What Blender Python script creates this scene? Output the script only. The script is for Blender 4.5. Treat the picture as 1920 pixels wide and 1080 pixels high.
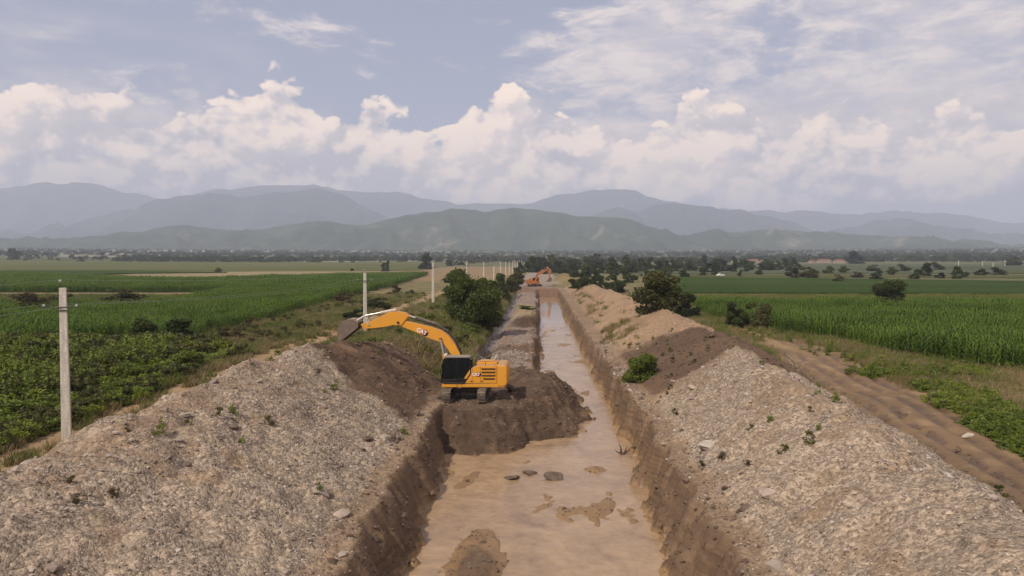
import bpy, bmesh, math, random
import numpy as np
from mathutils import Vector, Matrix

for _o in list(bpy.data.objects):
    bpy.data.objects.remove(_o)
SC = bpy.context.scene
COL = SC.collection

# ------------------------------------------------------------------ camera
F_PX = 1350.0            # focal length in pixels of a 1920 wide picture
CAM_H = 10.2
PITCH = math.atan(56.0 / F_PX)
cam_d = bpy.data.cameras.new('camera')
cam_d.sensor_width = 36.0
cam_d.lens = 36.0 * F_PX / 1920.0
cam_d.clip_start = 0.5
cam_d.clip_end = 200000.0
cam = bpy.data.objects.new('camera', cam_d)
COL.objects.link(cam)
cam.location = (0, 0, CAM_H)
cam.rotation_euler = (math.pi / 2 - PITCH, 0, 0)
SC.camera = cam

# ------------------------------------------------------------------ exposure
SC.view_settings.view_transform = 'Standard'
SC.view_settings.look = 'None'
SC.view_settings.gamma = 1.0
SC.view_settings.use_curve_mapping = False
SC.view_settings.exposure = -0.20
SC.render.engine = 'CYCLES'
SC.cycles.max_bounces = 6
SC.cycles.diffuse_bounces = 2
SC.cycles.glossy_bounces = 2
SC.cycles.transmission_bounces = 4
SC.cycles.transparent_max_bounces = 8
SC.cycles.volume_bounces = 1
SC.cycles.use_denoising = True
SC.cycles.use_adaptive_sampling = True
SC.cycles.adaptive_threshold = 0.02

# ------------------------------------------------------------------ sun
SUN_ELEV = math.radians(48)
SUN_AZ = math.radians(222)       # compass bearing from +Y, clockwise: behind the camera, to the left
sun_d = bpy.data.lights.new('sun', 'SUN')
sun_d.energy = 4.9
sun_d.angle = math.radians(0.8)
sun_d.color = (1.0, 0.89, 0.75)
sun = bpy.data.objects.new('sun', sun_d)
COL.objects.link(sun)
_sd = Vector((math.sin(SUN_AZ) * math.cos(SUN_ELEV), math.cos(SUN_AZ) * math.cos(SUN_ELEV), math.sin(SUN_ELEV)))
sun.rotation_euler = _sd.to_track_quat('Z', 'Y').to_euler()
sun.location = (0, 0, 60)


# ------------------------------------------------------------------ node helper
class NT:
    """thin wrapper that writes node graphs as expressions"""
    def __init__(self, tree):
        self.t = tree
        tree.nodes.clear()

    def n(self, typ, **kw):
        nd = self.t.nodes.new(typ)
        ins = kw.pop('ins', {})
        for k, v in kw.items():
            setattr(nd, k, v)
        for k, v in ins.items():
            self.put(nd.inputs[k], v)
        return nd

    def put(self, sock, v):
        if isinstance(v, bpy.types.NodeSocket):
            self.t.links.new(v, sock)
        elif isinstance(v, bpy.types.Node):
            self.t.links.new(v.outputs[0], sock)
        else:
            try:
                sock.default_value = v
            except Exception:
                sock.default_value = tuple(v) + (1.0,)

    def m(self, op, a, b=None, c=None, clamp=False):
        nd = self.t.nodes.new('ShaderNodeMath')
        nd.operation = op
        nd.use_clamp = clamp
        self.put(nd.inputs[0], a)
        if b is not None:
            self.put(nd.inputs[1], b)
        if c is not None:
            self.put(nd.inputs[2], c)
        return nd.outputs[0]

    def add(self, a, b): return self.m('ADD', a, b)
    def sub(self, a, b): return self.m('SUBTRACT', a, b)
    def mul(self, a, b): return self.m('MULTIPLY', a, b)
    def mad(self, a, b, c): return self.m('MULTIPLY_ADD', a, b, c)

    def ss(self, v, lo, hi, a=0.0, b=1.0, smooth=True):
        nd = self.t.nodes.new('ShaderNodeMapRange')
        nd.interpolation_type = 'SMOOTHSTEP' if smooth else 'LINEAR'
        self.put(nd.inputs[0], v)
        for i, q in enumerate((lo, hi, a, b)):
            self.put(nd.inputs[1 + i], q)
        return nd.outputs[0]

    def xyz(self, x, y, z=0.0):
        nd = self.t.nodes.new('ShaderNodeCombineXYZ')
        for i, q in enumerate((x, y, z)):
            self.put(nd.inputs[i], q)
        return nd.outputs[0]

    def mix(self, f, a, b, mode='MIX'):
        nd = self.t.nodes.new('ShaderNodeMix')
        nd.data_type = 'RGBA'
        nd.blend_type = mode
        self.put(nd.inputs[0], f)
        self.put(nd.inputs[6], a)
        self.put(nd.inputs[7], b)
        return nd.outputs[2]

    def noise(self, vec, scale, detail=4, rough=0.55, dims='3D', dist=0.0, out=0, lac=2.0):
        nd = self.n('ShaderNodeTexNoise', noise_dimensions=dims)
        if vec is not None:
            self.put(nd.inputs['Vector'], vec)
        nd.inputs['Scale'].default_value = scale
        nd.inputs['Detail'].default_value = detail
        nd.inputs['Roughness'].default_value = rough
        nd.inputs['Lacunarity'].default_value = lac
        nd.inputs['Distortion'].default_value = dist
        return nd.outputs[out]

    def voro(self, vec, scale, feature='F1', detail=0.0, rough=0.5, lac=2.0, dims='3D', smooth=1.0, out='Distance', rnd=1.0):
        nd = self.n('ShaderNodeTexVoronoi', voronoi_dimensions=dims, feature=feature)
        nd.normalize = True
        if vec is not None:
            self.put(nd.inputs['Vector'], vec)
        nd.inputs['Scale'].default_value = scale
        nd.inputs['Detail'].default_value = detail
        nd.inputs['Roughness'].default_value = rough
        nd.inputs['Lacunarity'].default_value = lac
        nd.inputs['Randomness'].default_value = rnd
        if feature == 'SMOOTH_F1':
            nd.inputs['Smoothness'].default_value = smooth
        return nd.outputs[out]

    def curve(self, v, pts):
        nd = self.n('ShaderNodeFloatCurve')
        c = nd.mapping.curves[0]
        nd.mapping.use_clip = False
        c.points[0].location = pts[0]
        c.points[-1].location = pts[-1]
        for p in pts[1:-1]:
            c.points.new(*p)
        for p in c.points:
            p.handle_type = 'AUTO_CLAMPED'
        nd.mapping.update()
        self.put(nd.inputs[1], v)
        return nd.outputs[0]


# ------------------------------------------------------------------ world: Nishita sky with cloud cover
world = bpy.data.worlds.new('World')
SC.world = world
world.use_nodes = True
W = NT(world.node_tree)


CLOUD = 1.72


def build_world():
    out = W.n('ShaderNodeOutputWorld')
    sky = W.n('ShaderNodeTexSky', sky_type='NISHITA')
    sky.sun_disc = False
    sky.sun_elevation = SUN_ELEV
    sky.sun_rotation = SUN_AZ
    sky.altitude = 300
    sky.air_density = 1.0
    sky.dust_density = 1.6
    sky.ozone_density = 1.5
    bg = W.n('ShaderNodeBackground', ins={'Color': sky.outputs[0], 'Strength': 0.085})
    tc = W.n('ShaderNodeTexCoord')
    sep = W.n('ShaderNodeSeparateXYZ', ins={0: tc.outputs['Generated']})
    X, Y, Z = sep.outputs
    az = W.m('ARCTAN2', X, Y)                                   # 0 = straight ahead
    rad = W.m('SQRT', W.add(W.mul(X, X), W.mul(Y, Y)))
    el = W.m('DIVIDE', Z, W.m('MAXIMUM', rad, 0.02))            # tangent of the elevation
    # --- top outline of the cumulus bank, as tangent of elevation over azimuth
    raw = [(0, 190), (60, 185), (140, 160), (230, 178), (300, 200), (380, 190), (460, 172), (540, 165), (590, 188),
           (610, 225), (660, 210), (705, 208), (745, 240), (790, 248), (865, 246), (895, 215), (935, 190), (958, 180),
           (1000, 196), (1060, 190), (1100, 205), (1125, 232), (1180, 260), (1230, 248), (1290, 212), (1380, 196),
           (1480, 204), (1600, 196), (1645, 214), (1668, 258), (1720, 245), (1800, 220), (1835, 246), (1920, 262)]
    pts = [(0.0, 0.200)]
    for px, py in raw:
        a = math.atan((px - 960) / F_PX)
        e = (484 - py) / F_PX * math.cos(a) 
        pts.append(((a + 1.2) / 2.4, e))
    pts.append((1.0, 0.190))
    prof = W.curve(W.ss(az, -1.2, 1.2, 0.0, 1.0, smooth=False), pts)

    def fields(da, de):
        a = W.add(az, da) if da else az
        e = W.add(el, de) if de else el
        p = W.xyz(a, W.mul(e, 1.25), 3.7)
        warp = W.noise(p, 14.0, 3, 0.5, out=1)
        vm = W.n('ShaderNodeVectorMath', operation='MULTIPLY_ADD', ins={0: warp, 1: (0.028, 0.028, 0.0), 2: p}).outputs[0]
        b1 = W.voro(vm, 8.5, 'SMOOTH_F1', 3.6, 0.55, 2.25, '3D', 0.25)
        n1 = W.noise(vm, 30.0, 6, 0.6)
        h = W.mad(W.ss(b1, 0.17, 0.42, smooth=False), -0.72, W.mad(n1, 0.40, 0.66))           # billow height, about -0.2 .. 0.7
        d = W.mad(W.sub(prof, e), 9.0, W.mul(W.sub(h, 0.50), 0.85))
        return h, d

    h0, d0 = fields(0, 0)
    h1, d1 = fields(-0.010, 0.014)
    mask = W.ss(d0, 0.0, 0.09)
    # light from the upper left: slope of the thickness towards the light
    lit = W.ss(W.sub(h0, h1), -0.17, 0.19)
    body = W.ss(d0, 0.0, 1.1)
    base = W.ss(el, 0.02, 0.11)                                # greyer flat bases low down
    big = W.noise(W.xyz(az, W.mul(el, 2.0), 1.0), 7.0, 3, 0.5)
    shade = W.mad(lit, 0.60, W.mad(base, 0.34, W.sub(W.mul(W.sub(big, 0.46), 1.5), 0.12)))
    shade = W.add(shade, W.mul(W.sub(h0, 0.50), 0.45))
    shade = W.add(shade, W.mul(W.ss(az, -0.35, 0.1), 0.10))
    shade = W.m('MULTIPLY', shade, 1.0, clamp=True)
    cr = W.n('ShaderNodeValToRGB')
    cr.color_ramp.elements[0].position = 0.12
    cr.color_ramp.elements[0].color = (0.36, 0.335, 0.35, 1)
    cr.color_ramp.elements[1].position = 0.95
    cr.color_ramp.elements[1].color = (0.87, 0.69, 0.54, 1)
    e2 = cr.color_ramp.elements.new(0.5)
    e2.color = (0.62, 0.52, 0.465, 1)
    W.put(cr.inputs[0], shade)
    # --- thin high cloud: streaky altocumulus to the right, veil to the left
    q = W.xyz(W.mul(az, 1.0), W.mul(el, 2.6), 9.1)
    wq = W.noise(q, 5.0, 3, 0.5, out=1)
    q2 = W.n('ShaderNodeVectorMath', operation='MULTIPLY_ADD', ins={0: wq, 1: (0.12, 0.10, 0.0), 2: q}).outputs[0]
    fine = W.noise(q2, 17.0, 7, 0.62)
    broad = W.noise(q2, 4.2, 4, 0.5)
    right = W.ss(az, -0.05, 0.22)
    cover = W.mad(right, 0.30, W.mad(broad, 0.9, W.mul(fine, 0.85)))
    high = W.ss(cover, 0.93, 1.24)
    q3 = W.xyz(az, W.mul(el, 3.4), 4.4)
    leftband = W.mul(W.ss(az, -0.28, -0.50), W.mul(W.ss(el, 0.31, 0.24), W.ss(W.noise(q3, 6.0, 5, 0.55), 0.36, 0.66)))
    high = W.m('MAXIMUM', W.mul(high, 0.80), W.mul(leftband, 0.75))
    # fade the texture towards the horizon, where the box of haze takes over, and never below it
    high = W.mul(high, W.ss(el, 0.02, 0.10))
    veil = W.ss(el, 0.0, 0.9, 0.60, 0.46)
    highcol = W.mix(W.ss(fine, 0.4, 0.68), (0.46, 0.42, 0.44, 1), (0.72, 0.61, 0.54, 1))
    mask = W.mul(mask, W.ss(el, -0.01, 0.02))
    cumcol = W.mix(W.ss(W.mad(W.sub(h0, 0.5), 0.05, el), 0.082, 0.056), cr.outputs[0], (0.25, 0.25, 0.285, 1))
    b_veil = W.n('ShaderNodeBackground', ins={'Color': (0.55, 0.58, 0.76, 1), 'Strength': 1.0})
    b_high = W.n('ShaderNodeBackground', ins={'Color': highcol, 'Strength': CLOUD})
    b_cum = W.n('ShaderNodeBackground', ins={'Color': cumcol, 'Strength': CLOUD * 1.08})
    m0 = W.n('ShaderNodeMixShader', ins={0: veil, 1: bg, 2: b_veil})
    # a soft bright bank of distant cloud behind the cumulus, open where the blue gap is
    gap = W.mul(W.ss(az, -0.26, -0.19), W.ss(az, 0.0, -0.05))
    soft_top = W.mad(gap, -0.075, W.mad(W.sub(W.noise(W.xyz(az, W.mul(el, 1.6), 12.3), 8.0, 5, 0.6), 0.5), 0.16, 0.215))
    soft = W.mul(W.ss(W.sub(soft_top, el), -0.01, 0.06), 0.72)
    softcol = W.mix(W.ss(W.noise(W.xyz(az, W.mul(el, 1.8), 20.3), 13.0, 5, 0.6), 0.38, 0.66), (0.45, 0.40, 0.405, 1), (0.71, 0.59, 0.51, 1))
    b_soft = W.n('ShaderNodeBackground', ins={'Color': softcol, 'Strength': CLOUD})
    m1a = W.n('ShaderNodeMixShader', ins={0: high, 1: m0, 2: b_high})
    m1 = W.n('ShaderNodeMixShader', ins={0: soft, 1: m1a, 2: b_soft})
    m2 = W.n('ShaderNodeMixShader', ins={0: mask, 1: m1, 2: b_cum})
    W.put(out.inputs['Surface'], m2.outputs[0])
    world.cycles.sampling_method = 'MANUAL'
    world.cycles.sample_map_resolution = 512


build_world()

# ------------------------------------------------------------------ view geometry used to lay things out on the ground
_fw = np.array([0, math.cos(PITCH), -math.sin(PITCH)])
_up = np.array([0, math.sin(PITCH), math.cos(PITCH)])


def G(px, py, z=0.0):
    """point of the plane at height z that the survey photograph shows at px, py"""
    d = _fw * F_PX + np.array([1, 0, 0]) * (px - 960.0) + _up * (540.0 - py)
    t = (z - CAM_H) / d[2]
    return d * t + np.array([0, 0, CAM_H])


def AT(px, y, z=0.0):
    """point at distance y along the canal direction, in the bearing of px"""
    zc = y * math.cos(PITCH) + (CAM_H - z) * math.sin(PITCH)
    return np.array([(px - 960.0) / F_PX * zc, y, z])


# ------------------------------------------------------------------ numpy noise
_rng = np.random.RandomState(7)
_PERM = _rng.permutation(4096)
_GR = _rng.rand(4096) * 2 * np.pi
_GX, _GY = np.cos(_GR), np.sin(_GR)


def perlin(x, y, seed=0):
    x = np.asarray(x, float); y = np.asarray(y, float)
    xi = np.floor(x).astype(np.int64); yi = np.floor(y).astype(np.int64)
    fx = x - xi; fy = y - yi
    u = fx * fx * fx * (fx * (fx * 6 - 15) + 10); v = fy * fy * fy * (fy * (fy * 6 - 15) + 10)

    def g(i, j, dx, dy):
        k = _PERM[(_PERM[(i + seed * 131) & 4095] + j) & 4095]
        return _GX[k] * dx + _GY[k] * dy
    a = g(xi, yi, fx, fy); b = g(xi + 1, yi, fx - 1, fy)
    c = g(xi, yi + 1, fx, fy - 1); d = g(xi + 1, yi + 1, fx - 1, fy - 1)
    return (a + (b - a) * u + ((c + (d - c) * u) - (a + (b - a) * u)) * v) * 1.5


def fbm(x, y, scale, octs=4, seed=0, gain=0.5):
    s = 0; a = 1.0; f = 1.0 / scale
    for k in range(octs):
        s = s + a * perlin(x * f, y * f, seed + k)
        a *= gain; f *= 2.03
    return s


def ridged(x, y, scale, octs=4, seed=0, gain=0.5):
    s = 0; a = 1.0; f = 1.0 / scale
    for k in range(octs):
        s = s + a * (1 - np.abs(perlin(x * f, y * f, seed + k)) * 2)
        a *= gain; f *= 2.07
    return s


def sst(v, lo, hi):
    t = np.clip((v - lo) / (hi - lo), 0, 1)
    return t * t * (3 - 2 * t)


def poly_dist(x, y, P):
    """signed distance to a polygon, negative inside"""
    P = np.asarray(P, float)
    d = np.full(np.shape(x), 1e18); inside = np.zeros(np.shape(x), bool)
    n = len(P)
    for i in range(n):
        ax, ay = P[i]; bx, by = P[(i + 1) % n]
        ex, ey = bx - ax, by - ay
        t = np.clip(((x - ax) * ex + (y - ay) * ey) / (ex * ex + ey * ey), 0, 1)
        d = np.minimum(d, (x - ax - t * ex) ** 2 + (y - ay - t * ey) ** 2)
        c = (ay > y) != (by > y)
        xx = ax + (y - ay) / (by - ay + 1e-12) * ex
        inside ^= c & (x < xx)
    d = np.sqrt(d)
    return np.where(inside, -d, d)


# ------------------------------------------------------------------ the lie of the land
AXIS = 0.038               # the canal bears slightly to the right
WATER_Z = -2.5


def s_of(x, y):
    return x - AXIS * y


def edge_r(y):
    return np.interp(y, [0, 22, 30, 44, 60, 240, 260, 800], [6.7, 6.7, 6.8, 6.9, 6.75, 6.4, 5.0, 3.5])


def edge_l(y):
    return np.interp(y, [0, 22, 30, 40, 50, 60, 170, 240, 430, 800], [-6.4, -6.5, -6.6, -6.9, -7.0, -6.9, -7.2, -7.6, -9.0, -9.0])


BENCH = [(-9, 50.6), (-5, 50.6), (-1.0, 51.5), (1.6, 55.5), (2.2, 61), (1.6, 68), (1.9, 76), (2.4, 90), (3.3, 107), (3.8, 122), (5.0, 150),
         (7.6, 226), (7.6, 236), (30, 236), (30, 900), (-30, 900), (-20, 200), (-9, 60)]
SPOIL = [(-5.4, 50.2), (-3.5, 49.6), (-1.0, 49.8), (1.0, 52.0), (2.6, 55.5), (3.2, 60), (3.0, 66), (0.5, 70), (-3, 66)]


def far_rise(x, y):
    r = np.sqrt(x * x + y * y)
    return np.interp(r, [0, 900, 1500, 3200, 5000, 30000], [0, 0, 4, 34, 66, 170])


def zones(x, y):
    """height and soil colour of the ground"""
    s = s_of(x, y)
    n1 = fbm(x, y, 3.1, 4, 1); n2 = fbm(x, y, 0.8, 4, 11); n3 = fbm(x, y, 14.0, 3, 21); n4 = fbm(x, y, 0.28, 3, 31)
    near = sst(y, 500, 120)
    eR = edge_r(y) + 0.5 * fbm(x * 0.3, y, 3.4, 5, 41, 0.6) * near; eL = edge_l(y) + 0.5 * fbm(x * 0.3, y, 3.6, 5, 51, 0.6) * near
    land = far_rise(x, y) + (0.10 * n3 + 0.03 * n1) * near
    h = land.copy()
    # ---- left pile of gravel and the bank beyond it
    H = np.interp(y, [0, 14, 24, 46, 53, 57, 62, 68, 78], [2.9, 3.1, 3.65, 4.5, 4.7, 3.9, 2.5, 1.5, 0.9])
    sc = np.interp(y, [0, 30, 44, 50, 56, 64], [-17.0, -17.3, -17.0, -15.6, -13.9, -13.0])
    sc = sc + 0.5 * perlin(y / 7.0, y * 0, 3)
    edge = np.interp(y, [0, 44, 56, 62, 80], [0.45, 0.5, 0.9, 1.6, 2.0])
    tl = np.where(s > sc, (s - sc) / np.maximum((eL - edge) - sc, .5), (sc - s) / np.interp(y, [0, 50, 60, 80], [5.6, 5.8, 6.5, 9]))
    prof = np.clip(1 - tl, 0, 1)
    prof = np.where(s > sc, prof ** 1.08, prof)
    rnd = 0.13
    prof = prof - rnd * np.exp(-(tl / 0.16) ** 2) * 0.8
    lp = np.maximum(prof, 0) * H * sst(y, 82, 62)
    lp = lp * (1 + (0.06 + 0.15 * sst(tl, 0.1, 0.5)) * fbm(x, y, 4.6, 3, 61) * near)
    lm = sst(lp, 0.05, 0.5)
    clump = ridged(x, y, 2.3, 4, 171, 0.6) - 1.0
    h = h + lp + lm * near * (0.20 * n1 + 0.12 * n2 + 0.05 * n4 + 0.17 * clump)
    # grassy bank behind the machine, where the pole line's track runs
    bk = np.exp(-((s + 11.0) / 3.4) ** 2) * sst(y, 60, 74) * sst(y, 430, 300) * (1.25 + 0.5 * fbm(x, y, 9, 3, 71))
    bk = bk * sst(s, -7.0, -8.6)
    h = h + bk
    sp = np.exp(-(((x + 9.4) / 2.6) ** 2 + ((y - 66) / 7.0) ** 2)) * 1.0
    h = h + sp * sst(s, -6.9, -8.6)
    # ---- right ridge of spoil
    Hr = np.interp(y, [0, 20, 36, 50, 54, 58, 64, 75, 95, 140, 200, 238, 252], [3.3, 3.3, 3.5, 3.8, 3.55, 3.75, 3.6, 3.3, 3.6, 3.7, 3.5, 2.9, 0])
    scr = np.interp(y, [0, 24, 40, 52, 60, 90, 140, 180, 240], [12.6, 13.0, 14.4, 14.2, 16.4, 16.6, 14.6, 13.8, 12.6])
    scr = scr + 0.7 * perlin(y / 6.0, y * 0 + 5, 4)
    er = eR + np.interp(y, [0, 40, 80, 240], [0.6, 0.8, 1.4, 2.2])
    tr = np.where(s < scr, (scr - s) / np.maximum(scr - er, .5), (s - scr) / np.interp(y, [0, 60, 240], [6.6, 6.6, 7.0]))
    prr = np.clip(1 - tr, 0, 1)
    prr = np.where(s < scr, prr ** 0.95, prr ** 1.1) - 0.10 * np.exp(-(tr / 0.16) ** 2)
    lump = ridged(x * 0.45 + y * 0.35, y, 3.6, 3, 81) - 1.1
    rp = np.maximum(prr, 0) * Hr * (1 + 0.15 * fbm(x, y, 4.8, 3, 91))
    rm = sst(rp, 0.05, 0.6)
    h = h + rp + rm * near * (0.17 * n1 + 0.11 * n2 + 0.05 * n4 + 0.13 * clump + 0.16 * lump * sst(y, 58, 75))
    # heap beside the far machine
    p = G(1052, 532)
    h = h + 4.0 * np.exp(-(((x - p[0] - 2.5) / 4.6) ** 2 + ((y - p[1] - 14) / 14) ** 2))
    # ---- the channel
    ch = np.minimum(eR - s, s - eL)                                # >0 inside
    slope = 3.6
    floor = -2.68 + 0.27 * fbm(x * 1.0, y * 0.5, 3.2, 5, 101, 0.6) + 0.05 * n2 - 0.25 * sst(y, 140, 165)
    inside = sst(ch, 0.0, 0.05)
    bench_d = poly_dist(x, y, BENCH) + (0.35 + 0.45 * sst(y, 62, 75)) * fbm(x, y, 2.6, 5, 111, 0.6) * near
    bz = -0.55 + (0.24 * n1 + 0.14 * n2 + 0.06 * n4 + 0.10 * clump) * near
    bz = bz + 1.25 * sst(y + 2 * n1, 115, 119) * sst(y, 190, 122) * np.exp(-((s + 2.4 + 0.6 * n1) / 2.0) ** 4) + 0.35 * sst(y + n1, 84, 86) * sst(y, 112, 88)
    bz = bz - 0.75 * sst(s, eL + 2.4, eL + 1.1) * sst(y, 66, 80) * sst(y, 240, 220)
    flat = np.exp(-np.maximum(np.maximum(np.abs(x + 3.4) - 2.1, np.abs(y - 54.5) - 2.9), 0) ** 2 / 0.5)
    bz = bz * (1 - flat) + (-0.45) * flat
    bz = np.where(y > 232, np.minimum(bz + 0.35, land), bz)
    bench = bz - np.maximum(bench_d, 0) * np.interp(y, [60, 78], [0.72, 3.0])
    spoil_d = poly_dist(x, y, SPOIL) + 0.85 * fbm(x, y, 3.4, 5, 121, 0.6)
    sz = -0.42 - np.maximum(spoil_d, 0) * 0.66 + 0.75 * np.exp(-(((x - 1.6) / 1.8) ** 2 + ((y - 61) / 3.4) ** 2)) + 0.35 * np.exp(-(((x - 3.4) / 1.2) ** 2 + ((y - 57) / 2.0) ** 2)) + 0.18 * n1 + 0.16 * n2 + 0.07 * n4 + 0.13 * clump
    sz = np.where(flat > 0.05, np.minimum(sz, bz), sz)
    # mud bar in the foreground and by the left wall
    q = G(895, 1040, WATER_Z)
    bar = 0.75 * np.exp(-(((x - q[0]) / 1.1) ** 2 + ((y - q[1] + 2) / 3.2) ** 2))
    inner = np.maximum(np.maximum(floor + bar, bench), sz)
    steep = np.interp(y, [0, 30, 42, 60], [1.7, 1.8, 2.6, 3.4])
    wall = h - np.maximum(ch, 0) * steep * (1 + 0.35 * n2) + sst(ch, 0.0, 0.35) * near * (0.42 * fbm(x * 1.6, y * 0.9, 2.0, 4, 181) + 0.16 * n2 + 0.08 * n4)
    wall = np.minimum(wall, h)
    hc = np.maximum(inner, np.minimum(wall, h))
    h = np.where(ch > 0, hc, h)
    # rills washed into the piles
    for A_, B_, dp in (((1597, 765, .9), (1720, 862, .3), .30), ((1490, 700, 1.2), (1600, 790, .9), .12), ((455, 768, 3.4), (525, 782, 3.2), .22), ((560, 780, 2.8), (590, 815, 2.2), .16)):
        a_ = G(*A_); b_ = G(*B_)
        ex_, ey_ = b_[0] - a_[0], b_[1] - a_[1]
        t_ = np.clip(((x - a_[0]) * ex_ + (y - a_[1]) * ey_) / (ex_ ** 2 + ey_ ** 2), 0, 1)
        dd_ = np.hypot(x - a_[0] - t_ * ex_ + 0.35 * n1, y - a_[1] - t_ * ey_ + 0.3 * n1)
        h = h - dp * np.exp(-(dd_ / 0.22) ** 2)
    # tyre ruts on the right-hand track
    tx = np.interp(y, [0, 20, 36, 48, 67, 83, 110, 150], [20, 21.2, 24.3, 26.4, 29.7, 32, 34, 37])
    dt = x - tx + 0.6 * perlin(y / 9.0, y * 0, 7)
    wtr = sst(np.abs(dt), 5.2, 3.0) * sst(y, 120, 80)
    for k in (-2.4, -0.9, 0.9, 2.4):
        h = h - 0.20 * np.exp(-((dt - k + 0.08 * n1) / 0.30) ** 2) * wtr
    h = h + wtr * 0.03 * n4
    # left track
    lx = np.interp(y, [0, 20, 40, 60, 80, 110, 145, 190, 300, 500], [-23, -23.8, -24.7, -24.6, -24.2, -23.6, -22.2, -21, -16.0, -8])
    dl = x - lx + 0.5 * perlin(y / 8.0, y * 0, 9)
    wlf = sst(np.abs(dl), 2.9, 1.9) * sst(y, 620, 420)
    h = h * (1 - 0.0 * wlf) - wlf * 0.05
    for k in (-0.8, 0.8):
        h = h - 0.05 * np.exp(-((dl - k) / 0.25) ** 2) * wlf

    # ---------------- soil colours (surface colours, plus an overhang's shade painted on the bench heap)
    def C(r, g, b): return np.array([r, g, b])[None, :]
    col = np.repeat(C(.100, .100, .035), x.size, 0).reshape(x.shape + (3,))
    gravel = np.zeros_like(x); wet = np.zeros_like(x); grass = np.ones_like(x)

    def lay(mask, c, g=0.0, w=0.0, gr=0.0):
        nonlocal col, gravel, wet, grass
        m = np.clip(mask, 0, 1)
        col = col * (1 - m[..., None]) + np.array(c) * m[..., None]
        gravel = gravel * (1 - m) + g * m; wet = wet * (1 - m) + w * m; grass = grass * (1 - m) + gr * m

    nb = fbm(x, y, 6.0, 4, 131); nf = fbm(x, y, 1.6, 4, 141)
    side = np.abs(s) < 60
    # dry verges along the works
    dry = sst(nb + 0.7 * nf, -0.25, 0.35) * side
    lay(dry * sst(y, 700, 300), (.20, .155, .07), gr=0.8)
    vr = sst(x - tx, -9, -5) * sst(x - tx, 16, 9) * sst(y, 260, 120)
    lay(vr * sst(nb + nf, -0.35, 0.1) * 0.85, (.235, .175, .080), gr=0.6)
    # trodden soil along both rims and under the piles
    wk = np.maximum(sst(s, -23, -19) * (s < 0) * sst(y, 64, 56), (s > 0) * sst(s, 22, 19.5) * sst(y, 262, 240))
    lay(wk, (.235, .170, .120), g=0.55)
    lay(wtr * sst(np.abs(dt) + 0.9 * nf, 5.4, 3.8), (.185, .125, .078), gr=0.0, w=0.25)
    lay(wtr * sst(np.abs(dt) + 0.9 * nf, 5.4, 3.8) * sst(n1 + nf, 0.2, 0.8) * .8, (.27, .19, .12), gr=0.0)
    for k in (-2.4, -0.9, 0.9, 2.4):
        lay(np.exp(-((dt - k + 0.08 * n1) / 0.42) ** 2) * wtr * sst(nf, -0.5, 0.2) * 0.9, (.080, .050, .034), w=0.8)
    far_tr = sst(np.abs(dt + 0.0), 1.6, 0.6) * sst(y, 70, 85) * sst(y, 170, 130)
    lay(far_tr * 0.9, (.27, .19, .12))
    bare = sst(x, 32, 34) * sst(y, 68, 63) * sst(nb, -0.9, -0.3)
    lay(bare * 0.9, (.235, .155, .095), g=0.2, gr=0.15)
    lay(wlf * sst(nf, -0.9, -0.2), (.29, .205, .13))
    tb = sst(s, -36, -27) * sst(s, -8, -12) * sst(y, 60, 80) * sst(y, 360, 240)
    lay(tb * sst(nb + 0.5 * nf, -0.3, 0.25) * 0.8, (.255, .18, .09), gr=0.38)
    lay(tb * sst(nb + 0.8 * nf, 0.3, 0.8) * 0.9, (.27, .19, .125), gr=0.05)
    # old grass-grown spoil just behind the machine
    ob = sst(s, -16.5, -14) * sst(s, -6.8, -7.4) * sst(y, 56, 62) * sst(y, 92, 76)
    lay(ob * 0.85, (.19, .14, .095), g=0.55, gr=0.45)
    lay(wlf * sst(nf, -0.9, -0.2), (.29, .205, .13))
    # gravel pile left
    gp = sst(lp, 0.02, 0.30) * sst(y + 1.2 * nf, 64, 58)
    lay(gp, (.275, .218, .172), g=1.0)
    lay(gp * sst(nb + 0.9 * nf, 0.1, 0.7) * 0.6, (.20, .140, .098), g=0.6)
    # dark fresh soil tipped over it: a tongue from under the bucket down to the excavator
    a = G(577, 658, 3.9); b = G(793, 798, 0.2)
    t = (y - a[1]) + (x - a[0]) * (a[1] - b[1]) / (b[0] - a[0])
    dk = sst(t + 0.7 * nf, -0.3, 0.6) * sst(s, eL - 0.2, eL - 0.7) * sst(lp + sp, 0.0, 0.25) * sst(y + nf, 62.5, 60)
    lay(dk, (.088, .056, .040), g=0.04, w=0.12)
    lay(dk * sst(nf + 0.5 * n2, 0.1, 0.6) * 0.7, (.16, .105, .074), g=0.13)
    # right ridge
    rr = sst(rp, 0.02, 0.3)
    lay(rr, (.285, .20, .14), g=0.25)
    lay(rr * sst(nb, 0.0, 0.6) * 0.5, (.21, .145, .10), g=0.2)
    lay(rr * sst(nf + nb, 0.35, 0.8) * sst(tr, .35, .7) * sst(y, 75, 90) * 0.7, (.17, .14, .06), g=0.1, gr=0.5)
    lay(rr * sst(y + nf * 1.5, 77, 72) * sst(y, 50, 53), (.115, .076, .054), g=0.1)
    c1 = G(1369, 658, 3.6)
    gpr = rr * sst(y + 1.1 * nf + 0.55 * (scr - s) * (s < scr) + 0.9 * (s - scr) * (s > scr), 54.2, 52.6)
    lay(gpr, (.285, .225, .176), g=1.0)
    lay(gpr * sst(nb + 0.9 * nf, 0.1, 0.7) * 0.6, (.21, .148, .10), g=0.6)
    # channel: walls, mud, bench, fresh soil
    cin = sst(ch, -0.12, 0.05)
    lay(cin, (.135, .090, .062), g=0.1, w=0.25)
    lay(cin * sst(n2 + 0.5 * nf, 0.1, .6) * .6, (.20, .14, .10), g=0.1, w=0.1)
    fl = cin * sst(h, -2.1, -2.35)
    lay(fl, (.24, .155, .088), w=0.8)
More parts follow.
